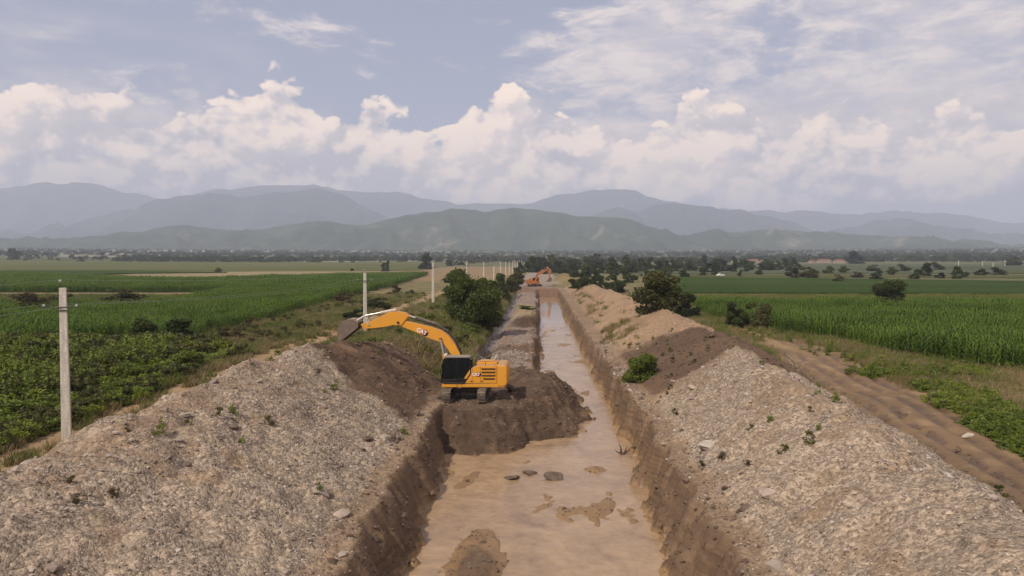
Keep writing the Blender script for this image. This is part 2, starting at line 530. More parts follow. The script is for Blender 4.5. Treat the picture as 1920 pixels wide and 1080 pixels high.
    bn = cin * sst(bench_d, 0.15, -0.1) * sst(ch, 0.1, 0.4)
    lay(bn, (.225, .180, .158), g=0.8, w=0.12)
    lay(bn * sst(nb + nf, 0.0, 0.5) * 0.8, (.215, .140, .105), g=0.35)
    lay(bn * sst(s, eL + 2.3, eL + 1.0) * sst(y, 66, 80), (.21, .19, .18), g=1.0, w=0.55)
    lay(bn * sst(y + 2 * n1, 110, 113) * sst(y + 2 * n1, 119.5, 118) * np.exp(-((s + 2.4) / 2.4) ** 4), (.075, .05, .036))  # shade of an overhang, painted dark on the heap's sunlit near face
    lay(bn * sst(y + 2 * n1, 119, 121) * sst(y, 165, 150) * np.exp(-((s + 2.4) / 2.0) ** 4), (.26, .20, .125), g=0.2)
    lay(bn * sst(y + n1, 82.5, 83.5) * sst(y + n1, 86.2, 85.5) * 0.8, (.09, .06, .045))
    so = cin * sst(spoil_d, 3.5, 3.0) * (sz > np.maximum(floor + bar, bench) - 0.02) * sst(ch, 0.0, 0.2)
    lay(so, (.080, .052, .038), g=0.05, w=0.15)
    lay(so * sst(nf + n2, 0.2, 0.8) * .6, (.15, .10, .070), g=0.2)
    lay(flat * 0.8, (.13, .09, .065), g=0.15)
    dam = cin * sst(y, 224, 227) * sst(y, 262, 240)
    lay(dam, (.17, .105, .078), w=0.1)
    farb = sst(np.abs(s - 0.5), 9.5, 6.5) * sst(y, 262, 300) * sst(y, 760, 600)
    lay(farb, (.26, .215, .185), g=0.5)
    hp = sst(4.0 * np.exp(-(((x - p[0] - 2.5) / 4.6) ** 2 + ((y - p[1] - 14) / 14) ** 2)), 0.5, 1.2)
    lay(hp, (.19, .15, .075), gr=0.2)
    # dry plough land beside the far poles
    pl = sst(s, -120, -95) * sst(s, -12, -16) * sst(y, 300, 340) * sst(y, 900, 800)
    lay(pl * 0.85, (.235, .165, .095), gr=0.1)
    m_ = (1 - grass * 0.6)[..., None]
    col = col * (1 - m_ + m_ * (np.array([1.03, .965, .80]) * (1 - 0.75 * gravel[..., None]) + np.array([1.0, .985, .93]) * 0.75 * gravel[..., None]))
    return h, col, gravel, wet, grass


# ------------------------------------------------------------------ ground mesh: fine near the works, coarse to the horizon
def grow(a, b, n, p=1.0):
    return list(np.linspace(0, 1, n) ** p * (b - a) + a)


def axis_cols():
    c = list(np.arange(-9.0, 9.0, 0.13)) + list(np.arange(9.0, 31.0, 0.2))
    c = list(np.arange(-26.0, -9.0, 0.2)) + c
    x = 31.0; st = 0.22
    right = []
    while x < 22000:
        right.append(x); x += st; st *= 1.052
    x = -26.0; st = 0.22
    left = []
    while x > -22000:
        x -= st; st *= 1.052
        left.append(x)
    return np.array(left[::-1] + c + right)


def axis_rows():
    r = list(np.arange(-6, 14, 1.0)) + list(np.arange(14, 22, 0.3)) + list(np.arange(22, 66, 0.14))
    y = 66.0; st = 0.16
    while y < 26000:
        r.append(y); y += st; st *= 1.0135
    return np.array(r)


def mesh_from_grid(name, Xg, Yg, Zg):
    ny, nx = Xg.shape
    co = np.stack([Xg, Yg, Zg], -1).reshape(-1, 3).astype(np.float32)
    i = np.arange(ny * nx).reshape(ny, nx)
    q = np.stack([i[:-1, :-1], i[:-1, 1:], i[1:, 1:], i[1:, :-1]], -1).reshape(-1, 4)
    return mesh_np(name, co, q)


def mesh_np(name, co, faces):
    """faces: (n, 3) or (n, 4) array"""
    me = bpy.data.meshes.new(name)
    k = faces.shape[1]; n = len(faces)
    me.vertices.add(len(co)); me.vertices.foreach_set('co', np.asarray(co, np.float32).ravel())
    me.loops.add(n * k); me.loops.foreach_set('vertex_index', faces.astype(np.int32).ravel())
    me.polygons.add(n)
    me.polygons.foreach_set('loop_start', np.arange(0, n * k, k, dtype=np.int32))
    me.polygons.foreach_set('loop_total', np.full(n, k, np.int32))
    me.update(calc_edges=True)
    me.validate()
    return me


def add_obj(name, me, mat=None, parent=None, smooth=False, loc=None):
    if mat is not None and not me.materials:
        me.materials.append(mat)
    if smooth:
        me.polygons.foreach_set('use_smooth', np.ones(len(me.polygons), bool))
    o = bpy.data.objects.new(name, me)
    COL.objects.link(o)
    if parent is not None:
        o.parent = parent
    if loc is not None:
        o.location = loc
    return o


def tag(o, label=None, cat=None, group=None, kind=None):
    if label:
        o['label'] = label
        if not 4 <= len(label.replace('-', ' ').split()) <= 16: print('LONG', len(label.split()), label)
    if cat: o['category'] = cat
    if group: o['group'] = group
    if kind: o['kind'] = kind
    return o


def attr_color(me, name, c):
    a = me.color_attributes.new(name, 'FLOAT_COLOR', 'POINT')
    buf = np.ones((len(me.vertices), 4), np.float32); buf[:, :c.shape[-1]] = c.reshape(-1, c.shape[-1])
    a.data.foreach_set('color', buf.ravel())


def material(name):
    m = bpy.data.materials.new(name)
    m.use_nodes = True
    t = NT(m.node_tree)
    t.out = t.n('ShaderNodeOutputMaterial')
    t.p = t.n('ShaderNodeBsdfPrincipled')
    t.t.links.new(t.p.outputs[0], t.out.inputs['Surface'])
    t.p.inputs['Specular IOR Level'].default_value = 0.3
    return m, t


def ground_material():
    m, t = material('ground_soil')
    soil = t.n('ShaderNodeVertexColor', layer_name='soil').outputs[0]
    mk = t.n('ShaderNodeVertexColor', layer_name='masks').outputs[0]
    sp = t.n('ShaderNodeSeparateColor', ins={0: mk})
    grav, wet, grass = sp.outputs
    geo = t.n('ShaderNodeNewGeometry').outputs['Position']
    n1 = t.noise(geo, 0.9, 5, 0.6)
    n2 = t.noise(geo, 6.0, 4, 0.6)
    n3 = t.noise(geo, 0.11, 5, 0.6)
    # stones: three sizes of cells, each cell its own tone
    v1 = t.n('ShaderNodeTexVoronoi', ins={'Vector': geo}); v1.inputs['Scale'].default_value = 6.5
    v2 = t.n('ShaderNodeTexVoronoi', ins={'Vector': geo}); v2.inputs['Scale'].default_value = 15.0
    s1 = t.n('ShaderNodeSeparateColor', ins={0: v1.outputs['Color']}).outputs[0]
    s2 = t.n('ShaderNodeSeparateColor', ins={0: v2.outputs['Color']}).outputs[0]
    st = t.mad(t.m('POWER', s1, 1.6), 0.75, t.mad(t.m('POWER', s2, 1.4), 0.6, 0.48))
    tone = t.mad(n1, 0.55, t.mad(n2, 0.35, t.mad(n3, 0.9, 0.08)))
    strata = t.noise(t.n('ShaderNodeMapping', ins={0: geo, 'Scale': (.25, .25, 5.0)}).outputs[0], 1.0, 4, 0.6)
    nz = t.n('ShaderNodeSeparateXYZ', ins={0: t.n('ShaderNodeNewGeometry').outputs['True Normal']}).outputs[2]
    tone = t.mul(tone, t.mad(t.ss(nz, 0.8, 0.4), t.mad(strata, 1.9, -0.95), 1.0))
    tone = t.mul(tone, t.ss(grav, 0.0, 1.0, 1.0, st, smooth=False))
    col = t.n('ShaderNodeVectorMath', operation='SCALE', ins={0: soil, 'Scale': tone}).outputs[0]
    # fields further off turn over to the colour of low crops and stubble
    t.put(t.p.inputs['Base Color'], col)
    rough = t.ss(wet, 0.0, 1.0, 0.95, 0.34, smooth=False)
    t.put(t.p.inputs['Roughness'], t.m('ADD', rough, t.mul(t.sub(n2, 0.5), 0.1), clamp=True))
    hgt = t.mad(t.mul(v1.outputs['Distance'], grav), -0.10, t.mad(t.mul(v2.outputs['Distance'], grav), -0.06, t.mad(n2, 0.05, t.mul(n1, 0.10))))
    b = t.n('ShaderNodeBump', ins={'Height': hgt, 'Strength': 0.75, 'Distance': 0.7})
    t.put(t.p.inputs['Normal'], b.outputs[0])
    return m


gs, gy = axis_cols(), axis_rows()
SS, YY = np.meshgrid(gs, gy)
XX = SS + AXIS * np.clip(YY, 0, 900)
ZZ, soilc, gravelm, wetm, grassm = zones(XX, YY)
ground_me = mesh_from_grid('ground', XX, YY, ZZ)
attr_color(ground_me, 'soil', soilc)
attr_color(ground_me, 'masks', np.stack([gravelm, wetm, grassm], -1))
M_GROUND = ground_material()
ground = tag(add_obj('ground', ground_me, M_GROUND, smooth=True), kind='structure')


def gz(x, y):
    return float(zones(np.array([float(x)]), np.array([float(y)]))[0][0])


def gza(x, y):
    return zones(np.asarray(x, float), np.asarray(y, float))[0]


# ------------------------------------------------------------------ water
def water_material():
    m, t = material('muddy_water')
    geo = t.n('ShaderNodeNewGeometry').outputs['Position']
    n1 = t.noise(geo, 0.30, 6, 0.65, dist=1.2)
    n2 = t.noise(geo, 2.2, 4, 0.6)
    cr = t.n('ShaderNodeValToRGB')
    cr.color_ramp.elements[0].position = 0.30; cr.color_ramp.elements[0].color = (.20, .125, .066, 1)
    cr.color_ramp.elements[1].position = 0.72; cr.color_ramp.elements[1].color = (.44, .30, .175, 1)
    t.put(cr.inputs[0], t.mad(n2, 0.35, t.mul(n1, 0.7)))
    t.put(t.p.inputs['Base Color'], cr.outputs[0])
    t.p.inputs['Coat Weight'].default_value = 0.15; t.p.inputs['Coat Roughness'].default_value = 0.06
    yy = t.n('ShaderNodeSeparateXYZ', ins={0: geo}).outputs[1]
    calm = t.ss(yy, 118, 148)
    t.put(t.p.inputs['Roughness'], t.mad(t.sub(1.0, calm), 0.14, t.mad(n2, 0.14, 0.0)))
    t.p.inputs['IOR'].default_value = 1.33
    t.p.inputs['Specular IOR Level'].default_value = 0.5
    rip = t.n('ShaderNodeBump', ins={'Height': t.mad(t.noise(geo, 1.6, 5, 0.6), 1.0, t.mul(n1, 0.8)), 'Strength': t.mad(calm, -0.29, 0.30), 'Distance': 0.2})
    t.put(t.p.inputs['Normal'], rip.outputs[0])
    return m


_wy = np.arange(-5, 240, 4.0)
_wx0 = edge_l(_wy) - 1.0 + AXIS * _wy; _wx1 = edge_r(_wy) + 1.0 + AXIS * _wy
_co = np.concatenate([np.stack([_wx0, _wy, _wy * 0 + WATER_Z], -1), np.stack([_wx1, _wy, _wy * 0 + WATER_Z], -1)])
_n = len(_wy); _i = np.arange(_n - 1)
tag(add_obj('water', mesh_np('water', _co, np.stack([_i, _i + _n, _i + _n + 1, _i + 1], -1)), water_material()), kind='structure')


# ------------------------------------------------------------------ mountains
def hill_material(name, c1, c2, bare, bscale):
    m, t = material(name)
    geo = t.n('ShaderNodeNewGeometry').outputs['Position']
    n1 = t.noise(geo, bscale, 6, 0.6)
    n2 = t.noise(geo, bscale * 5, 5, 0.6)
    c = t.mix(t.ss(t.mad(n2, 0.5, t.mul(n1, 0.5)), 0.40, 0.60), c1, c2)
    c = t.mix(t.ss(t.mad(n2, 0.35, t.mul(n1, 0.7)), 0.595, 0.66), c, bare)
    t.put(t.p.inputs['Base Color'], c)
    t.p.inputs['Roughness'].default_value = 1.0
    t.p.inputs['Specular IOR Level'].default_value = 0.0
    return m


def mountain(dist, depth, outline, seed, mat, rough, back=1.0):
    """a range whose crest line follows the outline (px, py pairs), with spurs running down towards the plain"""
    px = np.array([p[0] for p in outline], float); py = np.array([p[1] for p in outline], float)
    ta = (px - 960) / F_PX
    n = 520
    t = np.linspace(ta[0], ta[-1], n)
    m = 70
    v = np.linspace(-1, 1.0, m)                       # -1 foot towards the camera, 0 crest, 1 behind
    T, V = np.meshgrid(t, v)
    crest = (484 - np.interp(t, ta, py)) / F_PX * dist
    crest = crest + rough * 0.22 * fbm(t * dist, t * 0 + seed * 17.0, depth * 0.30, 5, seed)
    Y = dist + V * depth * np.where(V < 0, 1.0, back) + depth * 0.10 * fbm(T * dist, T * 0, depth * 0.8, 2, seed + 5)
    Xg = T * dist * (1 + 0.25 * V * depth / dist)
    foot = far_rise(Xg, Y) - 30
    prof = (1 - np.abs(V)) ** 1.25
    rg = ridged(Xg * 1.0, Y * 0.45, depth * 0.42, 5, seed + 9) - 1.0
    env = (1 - np.abs(V)) * np.abs(V) * 4
    Z = foot + (np.maximum(crest[None, :] - foot, 10) + CAM_H) * prof + rg * rough * env
    me = mesh_from_grid('hills', Xg, Y, Z)
    return tag(add_obj('hills', me, mat, smooth=True), kind='structure')


M_H1 = hill_material('wooded_foothill', (.030, .048, .022, 1), (.060, .078, .038, 1), (.17, .155, .11, 1), 0.0016)
M_H2 = hill_material('wooded_mountain', (.022, .036, .022, 1), (.040, .055, .032, 1), (.060, .075, .045, 1), 0.001)
mountain(5000, 1050, [(-500, 458), (-100, 452), (0, 455), (120, 452), (200, 444), (290, 428), (345, 421), (400, 428), (470, 432), (520, 420),
                      (600, 416), (640, 420), (700, 418), (750, 408), (800, 398), (850, 391), (880, 394), (925, 391), (960, 387), (985, 392), (1030, 396),
                      (1080, 400), (1130, 405), (1180, 412), (1240, 432), (1280, 439), (1310, 436), (1340, 430), (1400, 433), (1470, 431),
                      (1530, 434), (1600, 440), (1660, 441), (1720, 440), (1770, 446), (1830, 462), (1950, 468), (2500, 470)], 3, M_H1, 85)
mountain(8800, 1700, [(-700, 440), (-200, 430), (0, 452), (60, 440), (120, 425), (165, 408), (215, 391), (260, 392), (300, 377), (350, 366),
                       (400, 361), (460, 368), (520, 358), (600, 351), (640, 362), (680, 385), (740, 412), (850, 425), (960, 420), (1080, 412),
                       (1120, 400), (1165, 388), (1200, 396), (1250, 384), (1290, 382), (1340, 392), (1390, 390), (1450, 405), (1530, 430),
                       (1600, 425), (1640, 410), (1700, 409), (1760, 420), (1870, 452), (2000, 466), (2600, 440)], 4, M_H2, 190)
mountain(11500, 2000, [(-900, 380), (-300, 350), (0, 352), (100, 344), (200, 346), (300, 372), (420, 352), (560, 345), (680, 360), (740, 356), (790, 368),
                       (850, 380), (930, 384), (1000, 380), (1060, 362), (1120, 356), (1190, 355), (1240, 372), (1320, 390), (1450, 396),
                       (1560, 400), (1680, 396), (1780, 400), (1900, 420), (2100, 400), (2800, 380)], 6, M_H2, 220)

# ------------------------------------------------------------------ fields: low slabs of crop on the plain
def field_material(name, c1, c2, scale=0.02, rows=None):
    m, t = material(name)
    geo = t.n('ShaderNodeNewGeometry').outputs['Position']
    st = t.n('ShaderNodeMapping', ins={0: geo, 'Scale': (0.35, 1.0, 1.0)}).outputs[0]
    n1 = t.noise(st, scale, 5, 0.6)
    n2 = t.noise(geo, scale * 30, 4, 0.65)
    c = t.mix(t.ss(t.mad(n2, 0.45, t.mul(n1, 0.6)), 0.38, 0.66), c1, c2)
    t.put(t.p.inputs['Base Color'], c)
    t.p.inputs['Roughness'].default_value = 0.95
    t.p.inputs['Specular IOR Level'].default_value = 0.05
    b = t.n('ShaderNodeBump', ins={'Height': t.noise(geo, 1.6, 4, 0.7), 'Strength': 1.0, 'Distance': 0.8})
    t.put(t.p.inputs['Normal'], b.outputs[0])
    return m


M_CROP = field_material('crop_green', (.030, .056, .010, 1), (.058, .092, .018, 1))
M_PASTURE = field_material('pasture_yellow_green', (.085, .105, .030, 1), (.14, .135, .05, 1), 0.012)
M_STUBBLE = field_material('stubble', (.26, .20, .11, 1), (.34, .27, .16, 1), 0.03)
M_OLIVE = field_material('olive_grass', (.075, .085, .030, 1), (.13, .12, .05, 1), 0.03)
M_PALE = field_material('pale_field', (.30, .27, .20, 1), (.42, .38, .30, 1), 0.01)
M_GREYGREEN = field_material('grey_green_field', (.06, .08, .04, 1), (.12, .13, .08, 1), 0.01)


def GR(px, py):
    """where the line of sight through px, py meets the rising plain"""
    a = np.array([px - 960.0, 0, 0]) + _fw * F_PX + _up * (540.0 - py)
    a = a / a[1]
    ds = np.concatenate([np.linspace(60, 1500, 800), np.linspace(1502, 16000, 2400)])
    P = a[None] * ds[:, None] + np.array([0, 0, CAM_H])
    below = P[:, 2] <= far_rise(P[:, 0], P[:, 1])
    k = np.argmax(below) if below.any() else len(ds) - 1
    return P[k]


def field(kind, outline, mat, top, far=False):
    """outline in picture points, laid on the ground; a slab whose top is the top of the crop"""
    if far:
        pts = [GR(*p) for p in outline]
    else:
        pts = [G(p[0], p[1], p[2] if len(p) > 2 else top) for p in outline]
    # densify and soften the edges
    out = []
    for i in range(len(pts)):
        a, b = pts[i], pts[(i + 1) % len(pts)]
        n = 10
        for k in range(n):
            q = a + (b - a) * k / n
            out.append(q)
    P = np.array(out)
    size = max(1.0, P[:, 1].min() * 0.004)
    P[:, 0] += size * fbm(P[:, 0] + 3, P[:, 1], P[:, 1].min() * 0.12, 3, 201)
    P[:, 1] += size * 2 * fbm(P[:, 0], P[:, 1] + 9, P[:, 1].min() * 0.12, 3, 211)
    bm = bmesh.new()
    z = [far_rise(q[0], q[1]) + top for q in P]
    vs = [bm.verts.new((q[0], q[1], zz)) for q, zz in zip(P, z)]
    f = bm.faces.new(vs)
    f.normal_update()
    if f.normal.z < 0:
        f.normal_flip()
    r = bmesh.ops.extrude_face_region(bm, geom=[f])
    bmesh.ops.translate(bm, vec=(0, 0, -top - 0.6), verts=[v for v in r['geom'] if isinstance(v, bmesh.types.BMVert)])
    bmesh.ops.recalc_face_normals(bm, faces=bm.faces)
    bmesh.ops.triangulate(bm, faces=[q for q in bm.faces if len(q.verts) > 4])
    me = bpy.data.meshes.new(kind); bm.to_mesh(me); bm.free()
    return tag(add_obj(kind, me, mat), kind='structure')


# left of the canal
field('field', [(-700, 506.5), (250, 507), (420, 508), (560, 508.5), (790, 506.5), (820, 499), (780, 493.5), (300, 493.5), (-700, 493.5)], M_PASTURE, 0.35)
field('field', [(-900, 514), (190, 514), (250, 511.5), (420, 510), (250, 507.5), (-900, 507)], M_CROP, 0.9)
field('field', [(190, 515.2), (270, 519, 2.1), (420, 519, 2.1), (520, 515, 2.1), (700, 511.6, 2.0), (790, 509.5), (700, 508.2), (480, 509), (300, 511), (240, 512)], M_STUBBLE, 0.25)
field('field', [(-500, 552), (-100, 549), (100, 549), (250, 549.5), (420, 548.2), (330, 556, 2.1), (240, 562, 2.1), (60, 562, 2.1), (-500, 570, 2.1)], M_STUBBLE, 0.2)
field('field', [(560, 491.5), (700, 491.8), (760, 490), (900, 489.8), (760, 488.4), (400, 488.6), (380, 490)], M_PALE, 0.3, far=True)
# right of the canal
field('field', [(1290, 558, 2.1), (1620, 560, 2.1), (1960, 561.5, 2.1), (2500, 564, 2.1), (2500, 553), (1960, 551.5), (1600, 550), (1290, 548.5)], M_STUBBLE, 0.22)
field('field', [(1230, 547), (1600, 548.5), (2500, 551), (2600, 528), (1960, 527), (1500, 521), (1240, 519)], M_CROP, 0.8)
field('field', [(1180, 517.5), (1500, 519), (2600, 524), (2600, 515.5), (1500, 515), (1180, 513.5)], M_OLIVE, 0.3)
field('field', [(1120, 512.5), (1500, 513), (2600, 513), (2600, 500), (1500, 497), (1120, 497.5)], M_GREYGREEN, 0.3)
field('field', [(1190, 491.4), (1400, 491.6), (1400, 489.6), (1190, 489.4)], M_PALE, 0.3, far=True)
field('field', [(1860, 512), (1980, 512), (1980, 503.5), (1860, 503)], M_OLIVE, 0.5)
# pale strips on the rising plain towards the hills
for _a in [((345, 461.5), (520, 461.5), (600, 463), (430, 463.5)), ((110, 476), (280, 475), (290, 477), (110, 478)), ((200, 466), (330, 465), (330, 470), (200, 470)),
           ((600, 466.8), (690, 466.6), (690, 468.5), (600, 468.5)), ((700, 463), (960, 467), (960, 469), (700, 467)), ((260, 470), (700, 470), (700, 471.5), (260, 472)),
           ((960, 468), (1060, 469), (1060, 470.5), (960, 470)), ((1190, 467), (1290, 467), (1290, 468), (1190, 468)), ((1820, 467), (1920, 466), (1920, 468), (1820, 469)),
           ((1530, 467), (1600, 468), (1600, 469.5), (1530, 469)), ((0, 468), (90, 466), (90, 468), (0, 470)), ((1160, 487.5), (1330, 487.8), (1330, 489), (1160, 488.8)),
           ((20, 479), (240, 480), (240, 481.4), (20, 481)), ((1650, 484), (1760, 485), (1760, 487), (1650, 486.4))]:
    field('field', _a, M_PALE, 0.6, far=True)
for _a in [((-200, 474), (420, 473), (700, 474.5), (300, 476.5), (-200, 478)), ((650, 476), (980, 474), (980, 478), (650, 479)), ((1120, 478), (1500, 477), (1700, 480), (1200, 482)),
           ((-100, 484), (500, 483), (500, 486), (-100, 487)), ((1500, 474), (1960, 473), (1960, 476), (1500, 477.5))]:
    field('field', _a, M_GREYGREEN, 0.5, far=True)

# ------------------------------------------------------------------ scatter: points with their own size, turn and kind, instanced by geometry nodes
def scatter(name, sources, P, rotz, scale, kind_idx, mat=None, tilt=None, kind='stuff'):
    n = len(P)
    me = bpy.data.meshes.new(name)
    me.vertices.add(n); me.vertices.foreach_set('co', np.asarray(P, np.float32).ravel())
    rot = np.zeros((n, 3), np.float32); rot[:, 2] = rotz
    if tilt is not None:
        rot[:, 0] = tilt[:, 0]; rot[:, 1] = tilt[:, 1]
    sc = np.asarray(scale, np.float32)
    if sc.ndim == 1:
        sc = np.repeat(sc[:, None], 3, 1)
    a = me.attributes.new('rot', 'FLOAT_VECTOR', 'POINT'); a.data.foreach_set('vector', rot.ravel())
    a = me.attributes.new('size', 'FLOAT_VECTOR', 'POINT'); a.data.foreach_set('vector', sc.ravel())
    a = me.attributes.new('pick', 'INT', 'POINT'); a.data.foreach_set('value', np.asarray(kind_idx, np.int32))
    c = bpy.data.collections.new(name + '_kinds')
    for i, s in enumerate(sources):
        c.objects.link(bpy.data.objects.new('%s_kind_%02d' % (name, i), s))
    ng = bpy.data.node_groups.new(name + '_nodes', 'GeometryNodeTree')
    ng.interface.new_socket('Geometry', in_out='INPUT', socket_type='NodeSocketGeometry')
    ng.interface.new_socket('Geometry', in_out='OUTPUT', socket_type='NodeSocketGeometry')
    N = ng.nodes; L = ng.links
    gi = N.new('NodeGroupInput'); go = N.new('NodeGroupOutput')
    mp = N.new('GeometryNodeMeshToPoints'); L.new(gi.outputs[0], mp.inputs[0])
    ci = N.new('GeometryNodeCollectionInfo'); ci.inputs['Collection'].default_value = c
    ci.inputs['Separate Children'].default_value = True; ci.inputs['Reset Children'].default_value = True
    ip = N.new('GeometryNodeInstanceOnPoints'); L.new(mp.outputs[0], ip.inputs['Points']); L.new(ci.outputs[0], ip.inputs['Instance'])
    ip.inputs['Pick Instance'].default_value = True

    def na(nm, ty):
        q = N.new('GeometryNodeInputNamedAttribute'); q.data_type = ty; q.inputs['Name'].default_value = nm
        return q.outputs['Attribute']
    L.new(na('pick', 'INT'), ip.inputs['Instance Index'])
    e = N.new('FunctionNodeEulerToRotation'); L.new(na('rot', 'FLOAT_VECTOR'), e.inputs[0]); L.new(e.outputs[0], ip.inputs['Rotation'])
    L.new(na('size', 'FLOAT_VECTOR'), ip.inputs['Scale'])
    L.new(ip.outputs[0], go.inputs[0])
    o = add_obj(name, me)
    md = o.modifiers.new('scatter', 'NODES'); md.node_group = ng
    return tag(o, kind=kind)


# ------------------------------------------------------------------ leaf materials
def leaf_material(name, c1, c2, c3=None, trans=0.25, scale=0.7):
    m, t = material(name)
    oi = t.n('ShaderNodeObjectInfo')
    geo = t.n('ShaderNodeNewGeometry')
    n = t.noise(geo.outputs['Position'], scale, 3, 0.6)
    big = t.noise(geo.outputs['Position'], 0.09, 3, 0.6)
    f = t.mad(t.sub(big, 0.5), 1.6, t.mad(oi.outputs['Random'], 0.45, t.mad(geo.outputs['Random Per Island'], 0.5, t.mul(t.sub(n, 0.3), 0.5))))
    c = t.mix(t.m('MULTIPLY', f, 1.0, clamp=True), c1, c2)
    if c3 is not None:
        c = t.mix(t.ss(geo.outputs['Random Per Island'], 0.90, 0.93), c, c3)
    t.put(t.p.inputs['Base Color'], c)
    t.p.inputs['Roughness'].default_value = 0.6
    t.p.inputs['Specular IOR Level'].default_value = 0.2
    tr = t.n('ShaderNodeBsdfTranslucent', ins={'Color': c})
    mx = t.n('ShaderNodeMixShader', ins={0: trans, 1: t.p.outputs[0], 2: tr.outputs[0]})
    t.put(t.out.inputs['Surface'], mx.outputs[0])
    return m


M_CORN = leaf_material('corn_leaf', (.046, .086, .008, 1), (.128, .198, .022, 1))
M_LEAF_DARK = leaf_material('leaf_dark', (.022, .034, .010, 1), (.068, .086, .020, 1))
M_LEAF_MID = leaf_material('leaf_mid', (.034, .054, .011, 1), (.110, .135, .030, 1))
M_LEAF_OLIVE = leaf_material('leaf_olive', (.050, .055, .018, 1), (.125, .120, .038, 1))
M_LEAF_BROWN = leaf_material('leaf_russet', (.055, .038, .018, 1), (.115, .085, .035, 1))
M_WEED = leaf_material('weed_green', (.100, .140, .014, 1), (.270, .300, .045, 1))
M_WEED_DARK = leaf_material('weed_dark', (.060, .092, .012, 1), (.180, .215, .034, 1))
M_FLOWER = leaf_material('weed_flowering', (.080, .125, .014, 1), (.200, .250, .040, 1), (.55, .55, .40, 1))
M_GRASS = leaf_material('grass_blade', (.075, .105, .020, 1), (.190, .205, .050, 1))
M_DRY = leaf_material('grass_dry', (.170, .130, .055, 1), (.310, .240, .120, 1))


def plain_material(name, c, rough=0.8, metal=0.0, spec=0.3, vary=0.25, scale=3.0, bump=0.0):
    m, t = material(name)
    geo = t.n('ShaderNodeNewGeometry').outputs['Position']
    n = t.noise(geo, scale, 5, 0.6)
    a = tuple(x * (1 - vary) for x in c[:3]) + (1,)
    b = tuple(min(1, x * (1 + vary)) for x in c[:3]) + (1,)
    t.put(t.p.inputs['Base Color'], t.mix(t.ss(n, 0.3, 0.7), a, b))
    t.p.inputs['Roughness'].default_value = rough
    t.p.inputs['Metallic'].default_value = metal
    t.p.inputs['Specular IOR Level'].default_value = spec
    if bump:
        b = t.n('ShaderNodeBump', ins={'Height': n, 'Strength': bump, 'Distance': 0.05})
        t.put(t.p.inputs['Normal'], b.outputs[0])
    return m


M_BARK = plain_material('bark', (.085, .062, .045), 0.95, vary=0.35, scale=9)


# ------------------------------------------------------------------ leafy things
def leaf_quads(rs, C, size, up=0.0):
    """one folded-less quad per centre, random turn; returns verts and faces"""
    n = len(C)
    u = rs.normal(size=(n, 3)); u /= np.linalg.norm(u, axis=1)[:, None]
    w = rs.normal(size=(n, 3)); w[:, 2] += up
    v = np.cross(u, w); v /= np.linalg.norm(v, axis=1)[:, None] + 1e-9
    s = (size * rs.uniform(0.6, 1.4, n))[:, None]
    u = u * s; v = v * s * 0.55
    co = np.stack([C - u, C + v, C + u, C - v], 1).reshape(-1, 3)
    f = np.arange(n * 4).reshape(n, 4)
    return co, f


def crown_mesh(name, seed, nleaf, leaf, lobes=14, flat=0.8, hole=0.35, skirt=0.15, mat=None):
    """crown of unit width and unit height standing on z = 0; leaves gathered on a cloud of uneven lobes"""
    rs = np.random.RandomState(seed)
    cs = []; 
    for k in range(lobes):
        a = rs.uniform(0, 2 * np.pi); r = 0.33 * math.sqrt(rs.uniform(0, 1)); z = skirt + (0.88 - skirt) * rs.uniform(0, 1) ** 1.25
        r *= math.sqrt(max(0.08, 1 - ((z - 0.42) / 0.62) ** 2)) * 1.12
        rad = rs.uniform(0.10, 0.21)
        cs.append((r * math.cos(a), r * math.sin(a), min(z, 1 - rad * 0.8), rad))
    cs = np.array(cs)
    k = rs.choice(len(cs), nleaf, p=cs[:, 3] ** 2 / (cs[:, 3] ** 2).sum())
    d = rs.normal(size=(nleaf, 3)); d /= np.linalg.norm(d, axis=1)[:, None]
    rr = rs.uniform(0.35, 1.0, nleaf) ** 0.45
    rr = rr * (1 + 0.28 * rs.normal(size=nleaf) * (rs.uniform(size=nleaf) < 0.35))
    P = cs[k, :3] + d * (cs[k, 3] * rr)[:, None] * np.array([1, 1, flat])
    q = fbm(P[:, 0] * 7 + seed, P[:, 1] * 7 + P[:, 2] * 5, 1.0, 3, seed & 63)
    P = P[(q > -hole * 1.6) & (P[:, 2] > 0.01)]
    co, f = leaf_quads(rs, P, leaf)
    co[:, 2] = np.maximum(co[:, 2], 0.0)
    me = mesh_np(name, co, f)
    if mat: me.materials.append(mat)
    return me, cs


def tube_verts(bm, pts, radii, seg=6):
    rings = []
    for i, p in enumerate(pts):
        p = Vector(p)
        d = (Vector(pts[min(i + 1, len(pts) - 1)]) - Vector(pts[max(i - 1, 0)])).normalized()
        a = d.orthogonal().normalized(); b = d.cross(a)
        rings.append([bm.verts.new(p + (a * math.cos(2 * math.pi * k / seg) + b * math.sin(2 * math.pi * k / seg)) * radii[i]) for k in range(seg)])
    for r0, r1 in zip(rings, rings[1:]):
        for k in range(seg):
            try:
                bm.faces.new((r0[k], r0[(k + 1) % seg], r1[(k + 1) % seg], r1[k]))
            except ValueError:
                pass
    bm.faces.new(rings[0][::-1]); bm.faces.new(rings[-1])


